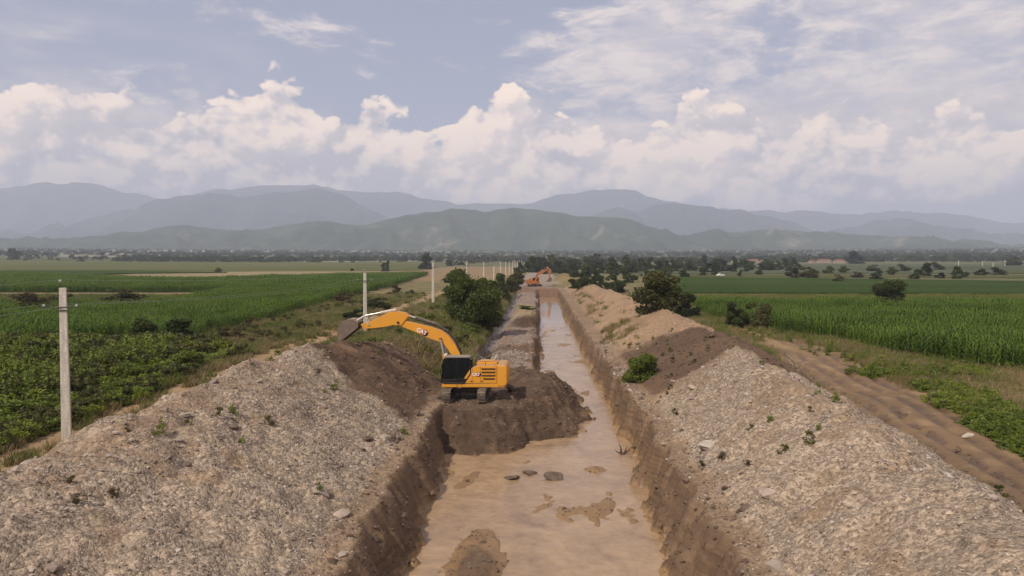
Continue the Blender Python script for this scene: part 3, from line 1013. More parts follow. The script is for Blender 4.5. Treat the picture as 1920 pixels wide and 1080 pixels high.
def trunk_mesh(name, seed, cs, tall, r=0.022):
    rs = random.Random(seed)
    bm = bmesh.new()
    top = (rs.uniform(-.03, .03), rs.uniform(-.03, .03), tall)
    tube_verts(bm, [(0, 0, -0.06), (0.005, 0.0, tall * .4), top], [r * 1.4, r, r * 0.75], 7)
    for k, c in enumerate(cs[:9]):
        mid = ((top[0] + c[0]) * .5 + rs.uniform(-.03, .03), (top[1] + c[1]) * .5 + rs.uniform(-.03, .03), (tall * .75 + c[2]) * .5)
        tube_verts(bm, [(top[0] * .6, top[1] * .6, tall * 0.7), mid, tuple(c[:3])], [r * 0.6, r * 0.38, r * 0.15], 5)
    me = bpy.data.meshes.new(name); bm.to_mesh(me); bm.free()
    me.materials.append(M_BARK)
    return me


def tree_kind(name, seed, nleaf, leaf, mat, lobes=14, skirt=0.15, hole=0.35, tall=0.3, flat=0.8):
    cm, cs = crown_mesh(name + '_crown', seed, nleaf, leaf, lobes, flat, hole, skirt, mat)
    return cm, trunk_mesh(name + '_trunk', seed, cs, tall)


TREES = {
    'big': tree_kind('big', 11, 24000, 0.019, M_LEAF_MID, 34, 0.04, 0.40, 0.35),
    'shrub': tree_kind('shrub', 12, 12000, 0.026, M_LEAF_DARK, 22, 0.0, 0.6, 0.22),
    'loose': tree_kind('loose', 13, 9000, 0.025, M_LEAF_OLIVE, 15, 0.05, 0.22, 0.3),
    'round': tree_kind('round', 14, 14000, 0.026, M_LEAF_DARK, 28, 0.0, 0.8, 0.2),
    'russet': tree_kind('russet', 15, 5000, 0.024, M_LEAF_BROWN, 13, 0.03, 0.3, 0.2),
    'far1': tree_kind('far1', 16, 3600, 0.045, M_LEAF_DARK, 18, 0.0, 0.8, 0.3),
    'far2': tree_kind('far2', 17, 3600, 0.045, M_LEAF_MID, 17, 0.0, 0.8, 0.3),
    'far3': tree_kind('far3', 18, 3600, 0.045, M_LEAF_OLIVE, 16, 0.0, 0.8, 0.3),
    'far4': tree_kind('far4', 19, 3600, 0.045, M_LEAF_DARK, 20, 0.0, 0.8, 0.4),
    'light': tree_kind('light', 20, 9000, 0.026, M_WEED_DARK, 20, 0.0, 0.45, 0.1),
}
_tn = random.Random(5)


def plant(name, which, px, py, w_px, h_px, label, cat='bush', group=None, z=None, turn=None, far=False):
    if far:
        p = GR(px, py)
        zz = p[2]
    else:
        zz = 0.0
        for _ in range(4):
            p = G(px, py, zz)
            zz = gz(p[0], p[1]) if z is None else z
    k = p[1] / F_PX
    cm, tm = TREES[which]
    root = bpy.data.objects.new(name, None); COL.objects.link(root)
    root.empty_display_size = 0.3
    root.location = (p[0], p[1] + w_px * k * 0.25, zz - 0.04 * h_px * k)
    root.rotation_euler = (0, 0, _tn.uniform(0, 6.28) if turn is None else turn)
    root.scale = (w_px * k, w_px * k, h_px * k * 1.04)
    tag(root, label, cat, group)
    c = bpy.data.objects.new('crown', cm); COL.objects.link(c); c.parent = root
    t = bpy.data.objects.new('trunk', tm); COL.objects.link(t); t.parent = root
    return root


# near and middle distance, one by one
plant('tree', 'big', 884, 612, 128, 108, 'large bushy green tree on the left bank behind the boom of the yellow excavator', 'tree', turn=0.6)
plant('bush', 'far2', 862, 546, 84, 42, 'broad olive green bush directly behind the large tree on the left bank', 'bush')
plant('bush', 'loose', 928, 586, 52, 44, 'olive bush at the right foot of the large tree on the canal rim', 'bush')
for _i, (px, py, w, h, kd) in enumerate([(944, 566, 44, 36, 'loose'), (958, 548, 40, 30, 'loose'), (967, 535, 34, 24, 'far3'), (973, 525, 26, 18, 'far3'),
                                         (936, 545, 44, 34, 'far2'), (905, 560, 44, 40, 'far2')]):
    plant('bush', kd, px, py, w, h, 'olive bush in the row on the left canal rim beyond the large tree', 'bush', 'bushes lining the left rim of the canal')
plant('bush', 'loose', 1234, 602, 118, 88, 'tall ragged olive bush behind the crest of the right spoil ridge', 'bush')
plant('bush', 'round', 1286, 600, 62, 50, 'low dark bush at the right foot of the tall ragged bush behind the spoil ridge', 'bush')
plant('bush', 'shrub', 1390, 616, 60, 54, 'feathery green bush at the corner of the right maize field, nearer the spoil ridge', 'bush')
plant('bush', 'loose', 1430, 620, 62, 60, 'feathery olive bush against the edge of the right maize field, beside a darker green one', 'bush')
plant('bush', 'round', 1676, 586, 68, 62, 'lone round dark bush standing in the maize field on the right', 'bush')
plant('bush', 'light', 1200, 716, 82, 60, 'bright green bush growing on the slope of the right spoil ridge above the trench', 'bush')
plant('bush', 'shrub', 1086, 541, 48, 30, 'dark bush behind the far end of the right ridge, next to the grassy heap', 'bush')
plant('bush', 'shrub', 1151, 549, 46, 34, 'dark green bush behind the right spoil ridge, left of the tall ragged olive bush', 'bush')
plant('bush', 'shrub', 1119, 540, 36, 24, 'small dark bush between two larger ones behind the far end of the right ridge', 'bush')
plant('bush', 'far3', 216, 574, 84, 32, 'low olive bush on the pale stubble strip, right of the near concrete pole', 'bush')
plant('bush', 'russet', 20, 592, 120, 44, 'wide brownish bush at the left edge of the view beside the stubble strip', 'bush')
plant('bush', 'far3', 104, 586, 62, 36, 'brown green bush just left of the near concrete pole top', 'bush')
plant('bush', 'russet', 648, 574, 64, 26, 'russet bush on the rough ground between the left maize field and the second pole', 'bush')
plant('bush', 'russet', 738, 556, 42, 22, 'brown dry bush between the second and third pole, at the corner of the left field', 'bush')
plant('bush', 'far3', 706, 582, 52, 24, 'low green bush right of the second pole, beside the dirt track', 'bush')
plant('bush', 'shrub', 668, 604, 56, 26, 'low dark green bush behind the second pole, above the boom end of the excavator', 'bush')
plant('tree', 'far4', 24, 493.5, 26, 29, 'tall dark oval tree standing above the hedge at the left edge of the view', 'tree', z=0)
plant('tree', 'far4', 718, 509.5, 9, 18, 'narrow dark tree, the shorter of a pair in the left pasture', 'tree', z=0)
plant('tree', 'far4', 725.5, 509.5, 10, 22, 'narrow dark tree, the taller of a pair in the left pasture', 'tree', z=0)
plant('tree', 'far4', 797, 505, 32, 31, 'big dark tree just left of the third concrete pole, beside the pasture', 'tree', z=0)
plant('tree', 'far1', 1608, 497, 44, 26, 'broad rounded grey green tree rising above the right-hand hedges', 'tree', z=0)
plant('bush', 'far3', 407, 510.5, 15, 9, 'small bush at the far edge of the left stubble field', 'bush', z=0)
plant('bush', 'far1', 748, 489.5, 10, 8, 'small dark square-looking tree beyond the narrow pair in the left pasture', 'tree', z=0)
plant('bush', 'light', 990, 592, 40, 8, 'small clump of green weeds on the untouched bench in the canal', 'bush')

_r = random.Random(21)
for (px, py, w, h, kd, lab) in [(330, 700, 90, 46, 'light', 'bright leafy shrub by the dirt track, above the shoulder of the left gravel pile'),
                                (255, 722, 96, 44, 'light', 'low spreading green shrub by the track, right of the near concrete pole'),
                                (190, 752, 80, 36, 'light', 'low green shrub just right of the foot of the near concrete pole'),
                                (60, 792, 110, 46, 'light', 'broad low green shrub left of the foot of the near concrete pole'),
                                (250, 655, 90, 60, 'far2', 'tall olive green shrub among the weeds right of the near concrete pole'),
                                (330, 640, 80, 44, 'far2', 'rounded green shrub among weeds at the corner of the left maize'),
                                (60, 690, 100, 50, 'far3', 'olive shrub among the weeds at the left edge, left of the near pole'),
                                (395, 668, 70, 36, 'loose', 'brownish olive shrub above the track, left of a grassy strip'),
                                (430, 640, 60, 26, 'russet', 'low russet shrub among the tan patches left of the bucket'),
                                (20, 745, 90, 44, 'light', 'green shrub cut by the left edge of the view, nearest the camera')]:
    plant('shrub', kd, px, py, w, h, lab, 'shrub', 'shrubs in the weeds left of the track')
# scattered bushes right of the canal, measured
for (px, py, w, h) in [(1490, 521, 30, 20), (1520, 522, 38, 22), (1574, 531, 22, 17), (1556, 513, 26, 15), (1610, 521, 24, 12), (1647, 523, 30, 16), (1674, 515, 26, 15),
                       (1719, 523, 26, 12), (1738, 519, 34, 26), (1766, 522, 22, 11), (1803, 523, 32, 24), (1442, 505, 30, 17), (1424, 516, 14, 16), (1388, 519, 12, 14),
                       (1845, 517, 30, 13), (1880, 516, 36, 15), (1700, 509, 30, 14), (1765, 507, 34, 15), (1640, 509, 24, 13), (1907, 500, 36, 18), (1583, 512, 24, 14),
                       (1340, 516, 14, 18), (1318, 517, 20, 12), (1360, 509, 30, 12), (1505, 507, 24, 12)]:
    plant('bush', _r.choice(['far1', 'far1', 'far2', 'far3']), px, py, w, h, 'small rounded bush scattered on the grassland beyond the right maize field', 'bush',
          'bushes scattered beyond the right maize field', z=0)
# tree belt from the canal end to the right
_x = 1012
while _x < 1490:
    f = (_x - 1012) / 480
    for row in range(2):
        w = _r.uniform(20, 38) * (1.1 - 0.3 * f); h = _r.uniform(13, 24) * (1.15 - 0.35 * f)
        base = (512 - 5 * f if row == 0 else 504 - 3 * f) + _r.uniform(-1.5, 2.5)
        kd = _r.choice(['far1', 'far2', 'far4', 'far1', 'far3'])
        plant('tree', kd, _x + _r.uniform(-8, 8), base, w, h * 1.12,
              '%s tree in the %s row of the tree belt beyond the ridge, %s' % ({'far1': 'dark', 'far4': 'dark high-crowned', 'far2': 'mid green', 'far3': 'olive'}[kd], ('front', 'back')[row],
                                                                     ('canal end', 'middle part', 'right end')[min(2, int(f * 3))]), 'tree', 'trees of the belt running right from the canal end', z=0)
    _x += _r.uniform(13, 24)
for (px, py, w, h) in [(1120, 527, 34, 22), (1180, 530, 42, 24), (1100, 521, 30, 24), (1150, 520, 26, 20), (1215, 522, 26, 16), (1250, 519, 30, 20), (1285, 520, 24, 16), (1075, 520, 30, 26)]:
    plant('bush', _r.choice(['far1', 'far2', 'far3']), px, py, w, h, 'green bush in front of the dark tree belt, beyond the right spoil ridge', 'bush',
          'bushes in front of the tree belt on the right', z=0)
for (px, py, w, h) in [(976, 512, 20, 20), (986, 510, 20, 20), (996, 508, 18, 17), (1002, 506, 12, 12), (968, 516, 16, 14)]:
    plant('tree', _r.choice(['far1', 'far4']), px, py, w, h, 'dark tree in the clump left of the canal where it vanishes in the distance', 'tree',
          'dark trees left of the far end of the canal', z=0)
# hedges on the left
_x = 548
while _x < 705:
    plant('tree', _r.choice(['far1', 'far4']), _x, 492.6, _r.uniform(12, 20), _r.choice([6, 7, 8, 9, 13]), 'dark tree in the long hedge beyond the left pasture', 'tree',
          'trees of the long dark hedge beyond the left pasture', z=0)
    _x += _r.uniform(7, 11)
_x = 36
while _x < 200:
    plant('tree', _r.choice(['far1', 'far3', 'far4']), _x, 492.2, _r.uniform(10, 18), _r.uniform(5, 9), 'small dark tree in the thin hedge at the far left of the plain', 'tree',
          'trees of the thin hedge at the far left', z=0)
    _x += _r.uniform(7, 14)
for (px, py, w, h) in [(842, 499, 20, 12), (856, 498, 16, 9), (866, 498, 18, 8), (884, 496, 16, 8), (908, 495, 18, 10), (925, 494, 18, 8), (944, 494, 20, 8), (958, 493, 16, 7),
                       (345, 494, 12, 6), (378, 494, 12, 5), (250, 492, 14, 5), (310, 491.5, 12, 6), (515, 495, 14, 5), (660, 509, 10, 6), (755, 493, 12, 6), (640, 494, 10, 5)]:
    plant('bush', _r.choice(['far1', 'far4']), px, py, w, h, 'small dark bush on the far side of the pasture left of the canal', 'bush', 'small bushes far out left of the canal', z=0)

# ------------------------------------------------------------------ far woods: nobody could count them
_rs = np.random.RandomState(77)
_n = 9000
_d = 1250 * (4100 / 1250.0) ** _rs.uniform(0, 1, _n)
_t = _rs.uniform(-0.95, 0.95, _n)
_wx, _wy = _t * _d, _d
_keep = fbm(_wx * 0.4, _wy, 260, 4, 301) > -0.05
_keep |= _rs.uniform(size=_n) < 0.12
_wx, _wy = _wx[_keep], _wy[_keep]
_h = _rs.uniform(5, 11, len(_wx))
_fk = [crown_mesh('far_tree_%d' % k, 400 + k, 420, 0.085, 9, 0.9, 0.5, 0.02, M)[0] for k, M in enumerate([M_LEAF_DARK, M_LEAF_MID, M_LEAF_DARK])]
scatter('distant_woods', _fk, np.stack([_wx, _wy, far_rise(_wx, _wy) - 0.5], -1), _rs.uniform(0, 6.28, len(_wx)),
        np.stack([_h * _rs.uniform(1.4, 2.6, len(_h)), _h * 1.6, _h], -1), _rs.randint(0, 3, len(_h)))


# ------------------------------------------------------------------ stones of the spoil
def stone_mesh(name, seed, mat):
    rs = np.random.RandomState(seed)
    bm = bmesh.new(); bmesh.ops.create_icosphere(bm, subdivisions=1, radius=0.5)
    for v in bm.verts:
        v.co = v.co * rs.uniform(0.62, 1.15)
        v.co.x *= rs.uniform(0.9, 1.3); v.co.z *= 0.62
    me = bpy.data.meshes.new(name); bm.to_mesh(me); bm.free(); me.materials.append(mat)
    return me


def stone_material():
    m, t = material('stone')
    oi = t.n('ShaderNodeObjectInfo').outputs['Random']
    c = t.n('ShaderNodeValToRGB')
    c.color_ramp.elements[0].color = (.16, .115, .088, 1); c.color_ramp.elements[1].color = (.47, .41, .35, 1)
    e = c.color_ramp.elements.new(0.6); e.color = (.33, .265, .215, 1)
    t.put(c.inputs[0], oi)
    t.put(t.p.inputs['Base Color'], c.outputs[0]); t.p.inputs['Roughness'].default_value = 0.9
    return m


M_STONE = stone_material()
_stones = [stone_mesh('stone_%d' % k, 500 + k, M_STONE) for k in range(6)]
_n = 150000
_y = 17 + 70 * _rs.uniform(0, 1, _n) ** 1.25; _s = _rs.uniform(-24, 24, _n); _x = _s + AXIS * _y
_z, _c, _g, _w, _gr = zones(_x, _y)
_k = (_rs.uniform(size=_n) < np.clip(_g, 0, 1) * 0.85) & (_z > WATER_Z + 0.02) & (_g > 0.12) & (fbm(_x, _y, 2.4, 3, 311) + 0.9 * (_rs.uniform(size=_n) - .5) > -0.15)
_x, _y, _z, _g = _x[_k], _y[_k], _z[_k], _g[_k]
_sz = 0.036 * np.exp(np.abs(_rs.normal(0, 0.60, len(_x)))) * (0.85 + _y / 90)
_sz = np.where(_rs.uniform(size=len(_x)) < 0.007, _sz * _rs.uniform(2.2, 4.2, len(_x)), _sz)
scatter('gravel', _stones, np.stack([_x, _y, _z + _sz * 0.05], -1), _rs.uniform(0, 6.28, len(_x)), _sz, _rs.randint(0, 6, len(_x)),
        tilt=_rs.uniform(-0.6, 0.6, (len(_x), 2)))

# clods on the fresh dark soil
M_CLOD = plain_material('clod', (.13, .09, .065), 1.0, vary=0.4, scale=2.0)
_clods = [stone_mesh('clod_%d' % k, 520 + k, M_CLOD) for k in range(4)]
_n = 80000
_y = 20 + 68 * _rs.uniform(0, 1, _n) ** 1.1; _s = _rs.uniform(-19, 24, _n); _x = _s + AXIS * _y
_z, _c, _g, _w, _gr = zones(_x, _y)
_k = ((_c[:, 0] < 0.165) | ((np.abs(_s) < 8.2) & (_z < 0.6) & (_rs.uniform(size=_n) < 0.5))) & (_gr < 0.3) & (_z > WATER_Z + 0.03) & (_rs.uniform(size=_n) < 0.6)
_x, _y, _z = _x[_k], _y[_k], _z[_k]
_sz = 0.065 * np.exp(np.abs(_rs.normal(0, 0.7, len(_x))))
scatter('soil_clods', _clods, np.stack([_x, _y, _z], -1), _rs.uniform(0, 6.28, len(_x)), _sz, _rs.randint(0, 4, len(_x)), tilt=_rs.uniform(-0.6, 0.6, (len(_x), 2)))


# ------------------------------------------------------------------ grass, weeds
def blade_clump(name, seed, n, h, w, spread, mat, lean=0.35):
    rs = np.random.RandomState(seed)
    co = []; f = []
    for i in range(n):
        a = rs.uniform(0, 6.28); r = spread * math.sqrt(rs.uniform()); b = np.array([r * math.cos(a), r * math.sin(a), -0.03])
        l = h * rs.uniform(0.5, 1.1); ld = rs.uniform(0, 6.28); q = np.array([math.cos(ld), math.sin(ld), 0]) * l * lean * rs.uniform(0.2, 1.3)
        sd = np.array([-math.sin(ld + 1), math.cos(ld + 1), 0]) * w * 0.5
        k = len(co)
        co += [b - sd, b + sd, b + q * 0.4 + np.array([0, 0, l * .6]) + sd * .8, b + q * 0.4 + np.array([0, 0, l * .6]) - sd * .8, b + q + np.array([0, 0, l])]
        f += [(k, k + 1, k + 2, k + 2), (k, k + 2, k + 3, k + 3), (k + 3, k + 2, k + 4, k + 4)]
    fa = np.array(f)[:, :3]
    me = mesh_np(name, np.array(co), fa); me.materials.append(mat)
    return me


_gk = [blade_clump('tuft_a', 1, 26, 0.42, 0.03, 0.30, M_GRASS), blade_clump('tuft_b', 2, 26, 0.36, 0.03, 0.34, M_GRASS, 0.6),
       blade_clump('tuft_c', 3, 24, 0.45, 0.028, 0.28, M_DRY, 0.5), blade_clump('tuft_d', 4, 24, 0.32, 0.028, 0.34, M_DRY, 0.7)]
_n = 330000
_y = 16 * (190 / 16.0) ** _rs.uniform(0, 1, _n) ** 0.72; _x = _rs.uniform(-0.78, 0.78, _n) * np.maximum(_y, 30)
_z, _c, _g, _w, _gr = zones(_x, _y)
_s = s_of(_x, _y)
_dry = sst(_c[:, 0], .11, .19)
_k = (_rs.uniform(size=_n) < _gr * 0.95) & (_z > -0.7) & (fbm(_x, _y, 3.5, 4, 321) + 0.25 > -0.25 - 0.0 * _dry)
_x, _y, _z, _dry = _x[_k], _y[_k], _z[_k], _dry[_k]
_pick = np.where(_rs.uniform(size=len(_x)) < 0.15 + 0.7 * _dry, _rs.randint(2, 4, len(_x)), _rs.randint(0, 2, len(_x)))
_sz = _rs.uniform(0.6, 1.5, len(_x)) * (1 + _y / 160)
scatter('grass', _gk, np.stack([_x, _y, _z], -1), _rs.uniform(0, 6.28, len(_x)), _sz, _pick)


def weed_mesh(name, seed, n, leaf, mat, h=1.0, w=1.0):
    me, cs = crown_mesh(name, seed, n, leaf, 9, 0.9, 0.4, 0.03, None)
    co = np.empty(len(me.vertices) * 3, np.float32); me.vertices.foreach_get('co', co); co = co.reshape(-1, 3)
    co *= np.array([w, w, h]); me.vertices.foreach_set('co', co.ravel()); me.materials.append(mat)
    return me


_wk = [weed_mesh('weed_a', 31, 520, 0.055, M_WEED, 0.9, 1.3), weed_mesh('weed_b', 32, 520, 0.055, M_WEED_DARK, 1.2, 1.2),
       weed_mesh('weed_c', 33, 520, 0.045, M_FLOWER, 0.7, 1.5), weed_mesh('weed_d', 34, 420, 0.06, M_LEAF_OLIVE, 1.0, 1.3),
       weed_mesh('weed_e', 35, 420, 0.05, M_LEAF_BROWN, 0.7, 1.1)]


def weeds(name, n, region, pick, size):
    """region(x, y, s) -> probability"""
    y = 24 * (230 / 24.0) ** _rs.uniform(0, 1, n) ** 0.8; x = _rs.uniform(-0.78, 0.78, n) * np.maximum(y, 30)
    s = s_of(x, y)
    pr = region(x, y, s)
    k = _rs.uniform(size=n) < pr
    x, y, s = x[k], y[k], s[k]
    z = gza(x, y)
    pk = pick(x, y, s)
    sz = size(x, y, s) * _rs.uniform(0.6, 1.4, len(x))
    scatter(name, _wk, np.stack([x, y, z - 0.08], -1), _rs.uniform(0, 6.28, len(x)), sz, pk)


def CORN_L(y):                       # right-hand limit of the left maize field, from its outline
    P = np.array([G(*p) for p in [(-300, 720), (120, 640), (383, 632), (511, 600), (617, 566), (740, 536), (800, 516), (830, 509)]])
    return np.interp(y, P[:, 1], P[:, 0])


def CORN_R(y):
    P = np.array([G(*p) for p in [(2060, 730), (1920, 697), (1847, 692), (1741, 679), (1655, 662), (1570, 641), (1467, 624), (1340, 600), (1290, 575), (1285, 558)]])
    return np.interp(y, P[:, 1], P[:, 0])


def pk_left(x, y, s):
    q = fbm(x, y, 7.0, 3, 331); r = _rs.uniform(size=len(x))
    near_track = s > -33.5
    out = np.where(r < 0.45, 1, np.where(r < 0.75, 0, 3))
    out = np.where(near_track & (r < 0.65), np.where(q > -0.1, 2, 0), out)
    out = np.where((q < -0.45) & (r < 0.5), 4, out)
    out = np.where((y > 75) & (r < 0.45), 3, out)
    return out


weeds('weeds', 90000, lambda x, y, s: (x < CORN_L(y) * 1.0 + 7.5 * 0 + np.where(y < 78, 60, -999)) * (s < np.interp(y, [0, 36, 50, 62, 75, 90], [-28.3, -28.6, -28.6, -30, -31, -32])) * (y > 24) *
      sst(fbm(x, y, 5.0, 3, 341), -0.45, 0.05) * np.where(y < 78, 1, 0), pk_left, lambda x, y, s: np.interp(y, [24, 80], [1.0, 1.7]) * np.where(s > -33, 0.75, 1.15))
weeds('weeds', 40000, lambda x, y, s: ((y >= 70) & (y < 215) & (x > CORN_L(y) - 2) & (s < np.interp(y, [70, 215], [-31, -31]))) * sst(fbm(x, y, 8.0, 3, 351), 0.0, 0.45) * 0.5,
      lambda x, y, s: np.where(_rs.uniform(size=len(x)) < 0.4, 4, 3), lambda x, y, s: 1.1 + 0 * x)
weeds('weeds', 40000, lambda x, y, s: ((s > -27) & (s < -8) & (y > 60) & (y < 260)) * sst(fbm(x, y, 6.0, 3, 361), 0.05, 0.5) * sst(s, -26, -12) * 0.8,
      lambda x, y, s: np.where(_rs.uniform(size=len(x)) < 0.5, 3, 1), lambda x, y, s: 0.8 + 0.004 * y)


def rv(x, y, s):
    # verge between the muddy track and the right maize, with a thick patch of weeds in the foreground
    p = G(1795, 748); q = G(1895, 806)
    t = np.clip(((x - p[0]) * (q[0] - p[0]) + (y - p[1]) * (q[1] - p[1])) / ((q[0] - p[0]) ** 2 + (q[1] - p[1]) ** 2), -0.35, 1.7)
    d = np.hypot(x - p[0] - t * (q[0] - p[0]), y - p[1] - t * (q[1] - p[1]))
    a = sst(d + 0.8 * fbm(x, y, 2.5, 3, 381), 2.2, 1.2)
    e = CORN_R(y)
    b = sst(x, e - 9, e - 5) * (x < e + 0.5) * (y > 62) * (y < 135) * sst(fbm(x, y, 4, 3, 371), 0.0, 0.3)
    p2 = G(1735, 700)
    c = sst(np.hypot((x - p2[0]) / 1.6, y - p2[1]), 4.5, 3.0)
    return np.clip(a + 0.25 * b + 0.5 * c, 0, 1)


weeds('weeds', 110000, rv, lambda x, y, s: np.where(_rs.uniform(size=len(x)) < 0.35, 2, np.where(_rs.uniform(size=len(x)) < 0.5, 0, 1)), lambda x, y, s: 0.75 + 0 * x)


# ------------------------------------------------------------------ maize
def corn_mesh(name, seed, plants, spread, tassel=True):
    rs = np.random.RandomState(seed)
    co = []; f = []
    for p in range(plants):
        bx, by = rs.uniform(-spread, spread, 2)
        H = rs.uniform(1.9, 2.5)
        k = len(co); w = 0.016
        co += [(bx - w, by, 0), (bx + w, by, 0), (bx + w * .5, by, H), (bx - w * .5, by, H), (bx, by - w, 0), (bx, by + w, 0), (bx, by + w * .5, H), (bx, by - w * .5, H)]
        f += [(k, k + 1, k + 2, k + 3), (k + 4, k + 5, k + 6, k + 7)]
        a = rs.uniform(0, 3.14)
        for j in range(9):
            z = H * (0.18 + 0.088 * j); a += 3.14 + rs.uniform(-.5, .5)
            L = rs.uniform(0.55, 0.85); ux, uy = math.cos(a), math.sin(a); sx, sy = -uy * 0.045, ux * 0.045
            k = len(co)
            rise = rs.uniform(0.22, 0.42)
            for t, zz, ww in ((0, 0, 0.7), (0.35, rise, 1.0), (0.7, rise * 1.05, 0.85), (1.0, rise * 0.35, 0.15)):
                co += [(bx + ux * L * t - sx * ww, by + uy * L * t - sy * ww, z + zz), (bx + ux * L * t + sx * ww, by + uy * L * t + sy * ww, z + zz)]
            for q in range(3):
                f.append((k + 2 * q, k + 2 * q + 1, k + 2 * q + 3, k + 2 * q + 2))
    me = mesh_np(name, np.array(co, float), np.array(f)); me.materials.append(M_CORN)
    return me


_ck = [corn_mesh('maize_%d' % k, 600 + k, 7, 0.75) for k in range(5)]


def maize(name, x0, x1, y0, y1, step, inside, scale):
    xs = np.arange(x0, x1, step); ys = np.arange(y0, y1, step)
    X, Y = np.meshgrid(xs, ys)
    a = 0.18
    X2 = X + _rs.uniform(-.45, .45, X.shape) * step; Y2 = Y + _rs.uniform(-.25, .25, Y.shape) * step
    X2, Y2 = X2.ravel(), Y2.ravel()
    k = inside(X2, Y2) & (np.abs(X2) < 0.80 * Y2 + 14)
    X2, Y2 = X2[k], Y2[k]
    sz = scale * _rs.uniform(0.86, 1.12, len(X2)) * (1 + 0.17 * fbm(X2, Y2, 16, 4, 401))
    scatter(name, _ck, np.stack([X2, Y2, gza(X2, Y2) - 0.05], -1), _rs.uniform(0, 6.28, len(X2)), np.stack([sz * (step / 1.3), sz * (step / 1.3), sz], -1), _rs.randint(0, 5, len(X2)))


_yf = G(1300, 559, 2.1)[1]
maize('maize_crop', 28, 190, 58, 215, 1.25, lambda x, y: (x > CORN_R(y) + 0.8 * fbm(x, y, 5, 2, 411)) & (y < _yf + 2) & (x > 0), 0.96)
_gap = [tuple(G(*p)[:2]) for p in [(-400, 548), (100, 548.5), (250, 549), (420, 548.2), (330, 556, 2.1), (240, 562, 2.1), (60, 562, 2.1), (-400, 569, 2.1)]]
_stub = [tuple(G(p[0], p[1], p[2] if len(p) > 2 else 0.3)[:2]) for p in [(190, 515.6, 2), (270, 519, 2), (420, 519, 2), (520, 515, 2), (700, 511.6, 2), (790, 510, 2), (790, 500), (0, 500), (0, 513)]]
maize('maize_crop', -185, 0, 72, 232, 1.35, lambda x, y: (x < CORN_L(y) + 1.5 * fbm(x, y, 9, 2, 421)) & (poly_dist(x, y, _gap) > 0.5), 0.92)
maize('maize_crop', -330, 0, 232, 440, 2.3, lambda x, y: (x < CORN_L(y) + 1.5 * fbm(x, y, 9, 2, 421)) & (poly_dist(x, y, _stub) > 0.5) & (poly_dist(x, y, _gap) > 0.5) & (y < 470), 1.0)

# a few weeds rooted on the spoil heaps
_n = 420
_y = _rs.uniform(20, 120, _n); _s = np.where(_rs.uniform(size=_n) < 0.35, _rs.uniform(-17, -7.5, _n), _rs.uniform(7.2, 20, _n)); _x = _s + AXIS * _y
_k = (fbm(_x, _y, 6, 3, 431) > 0.12) & ~((_s < 0) & (_y > 58))
_x, _y = _x[_k], _y[_k]
scatter('heap_weeds', _wk[1:2] + _wk[3:5] + [_gk[2]], np.stack([_x, _y, gza(_x, _y) - .03], -1), _rs.uniform(0, 6.28, len(_x)), _rs.uniform(.22, .6, len(_x)), _rs.randint(0, 4, len(_x)))

# maize straw left lying where the field begins on the right
M_STRAW = plain_material('maize_straw', (.36, .25, .15), 0.9, vary=0.4, scale=2.0)
_sk = [blade_clump('straw_%d' % k, 60 + k, 14, 0.9, 0.05, 0.9, M_STRAW, 3.0) for k in range(3)]
_n = 2600
_y = _rs.uniform(48, 66, _n); _x = _rs.uniform(30, 50, _n)
_k = (_x < CORN_R(_y) + 1.5) & (_x > np.interp(_y, [48, 58, 66], [33.5, 34.5, 37])) 
_x, _y = _x[_k], _y[_k]
scatter('straw_litter', _sk, np.stack([_x, _y, gza(_x, _y)], -1), _rs.uniform(0, 6.28, len(_x)), np.stack([_rs.uniform(.6, 1.3, len(_x))] * 2 + [_rs.uniform(.1, .35, len(_x))], -1), _rs.randint(0, 3, len(_x)))

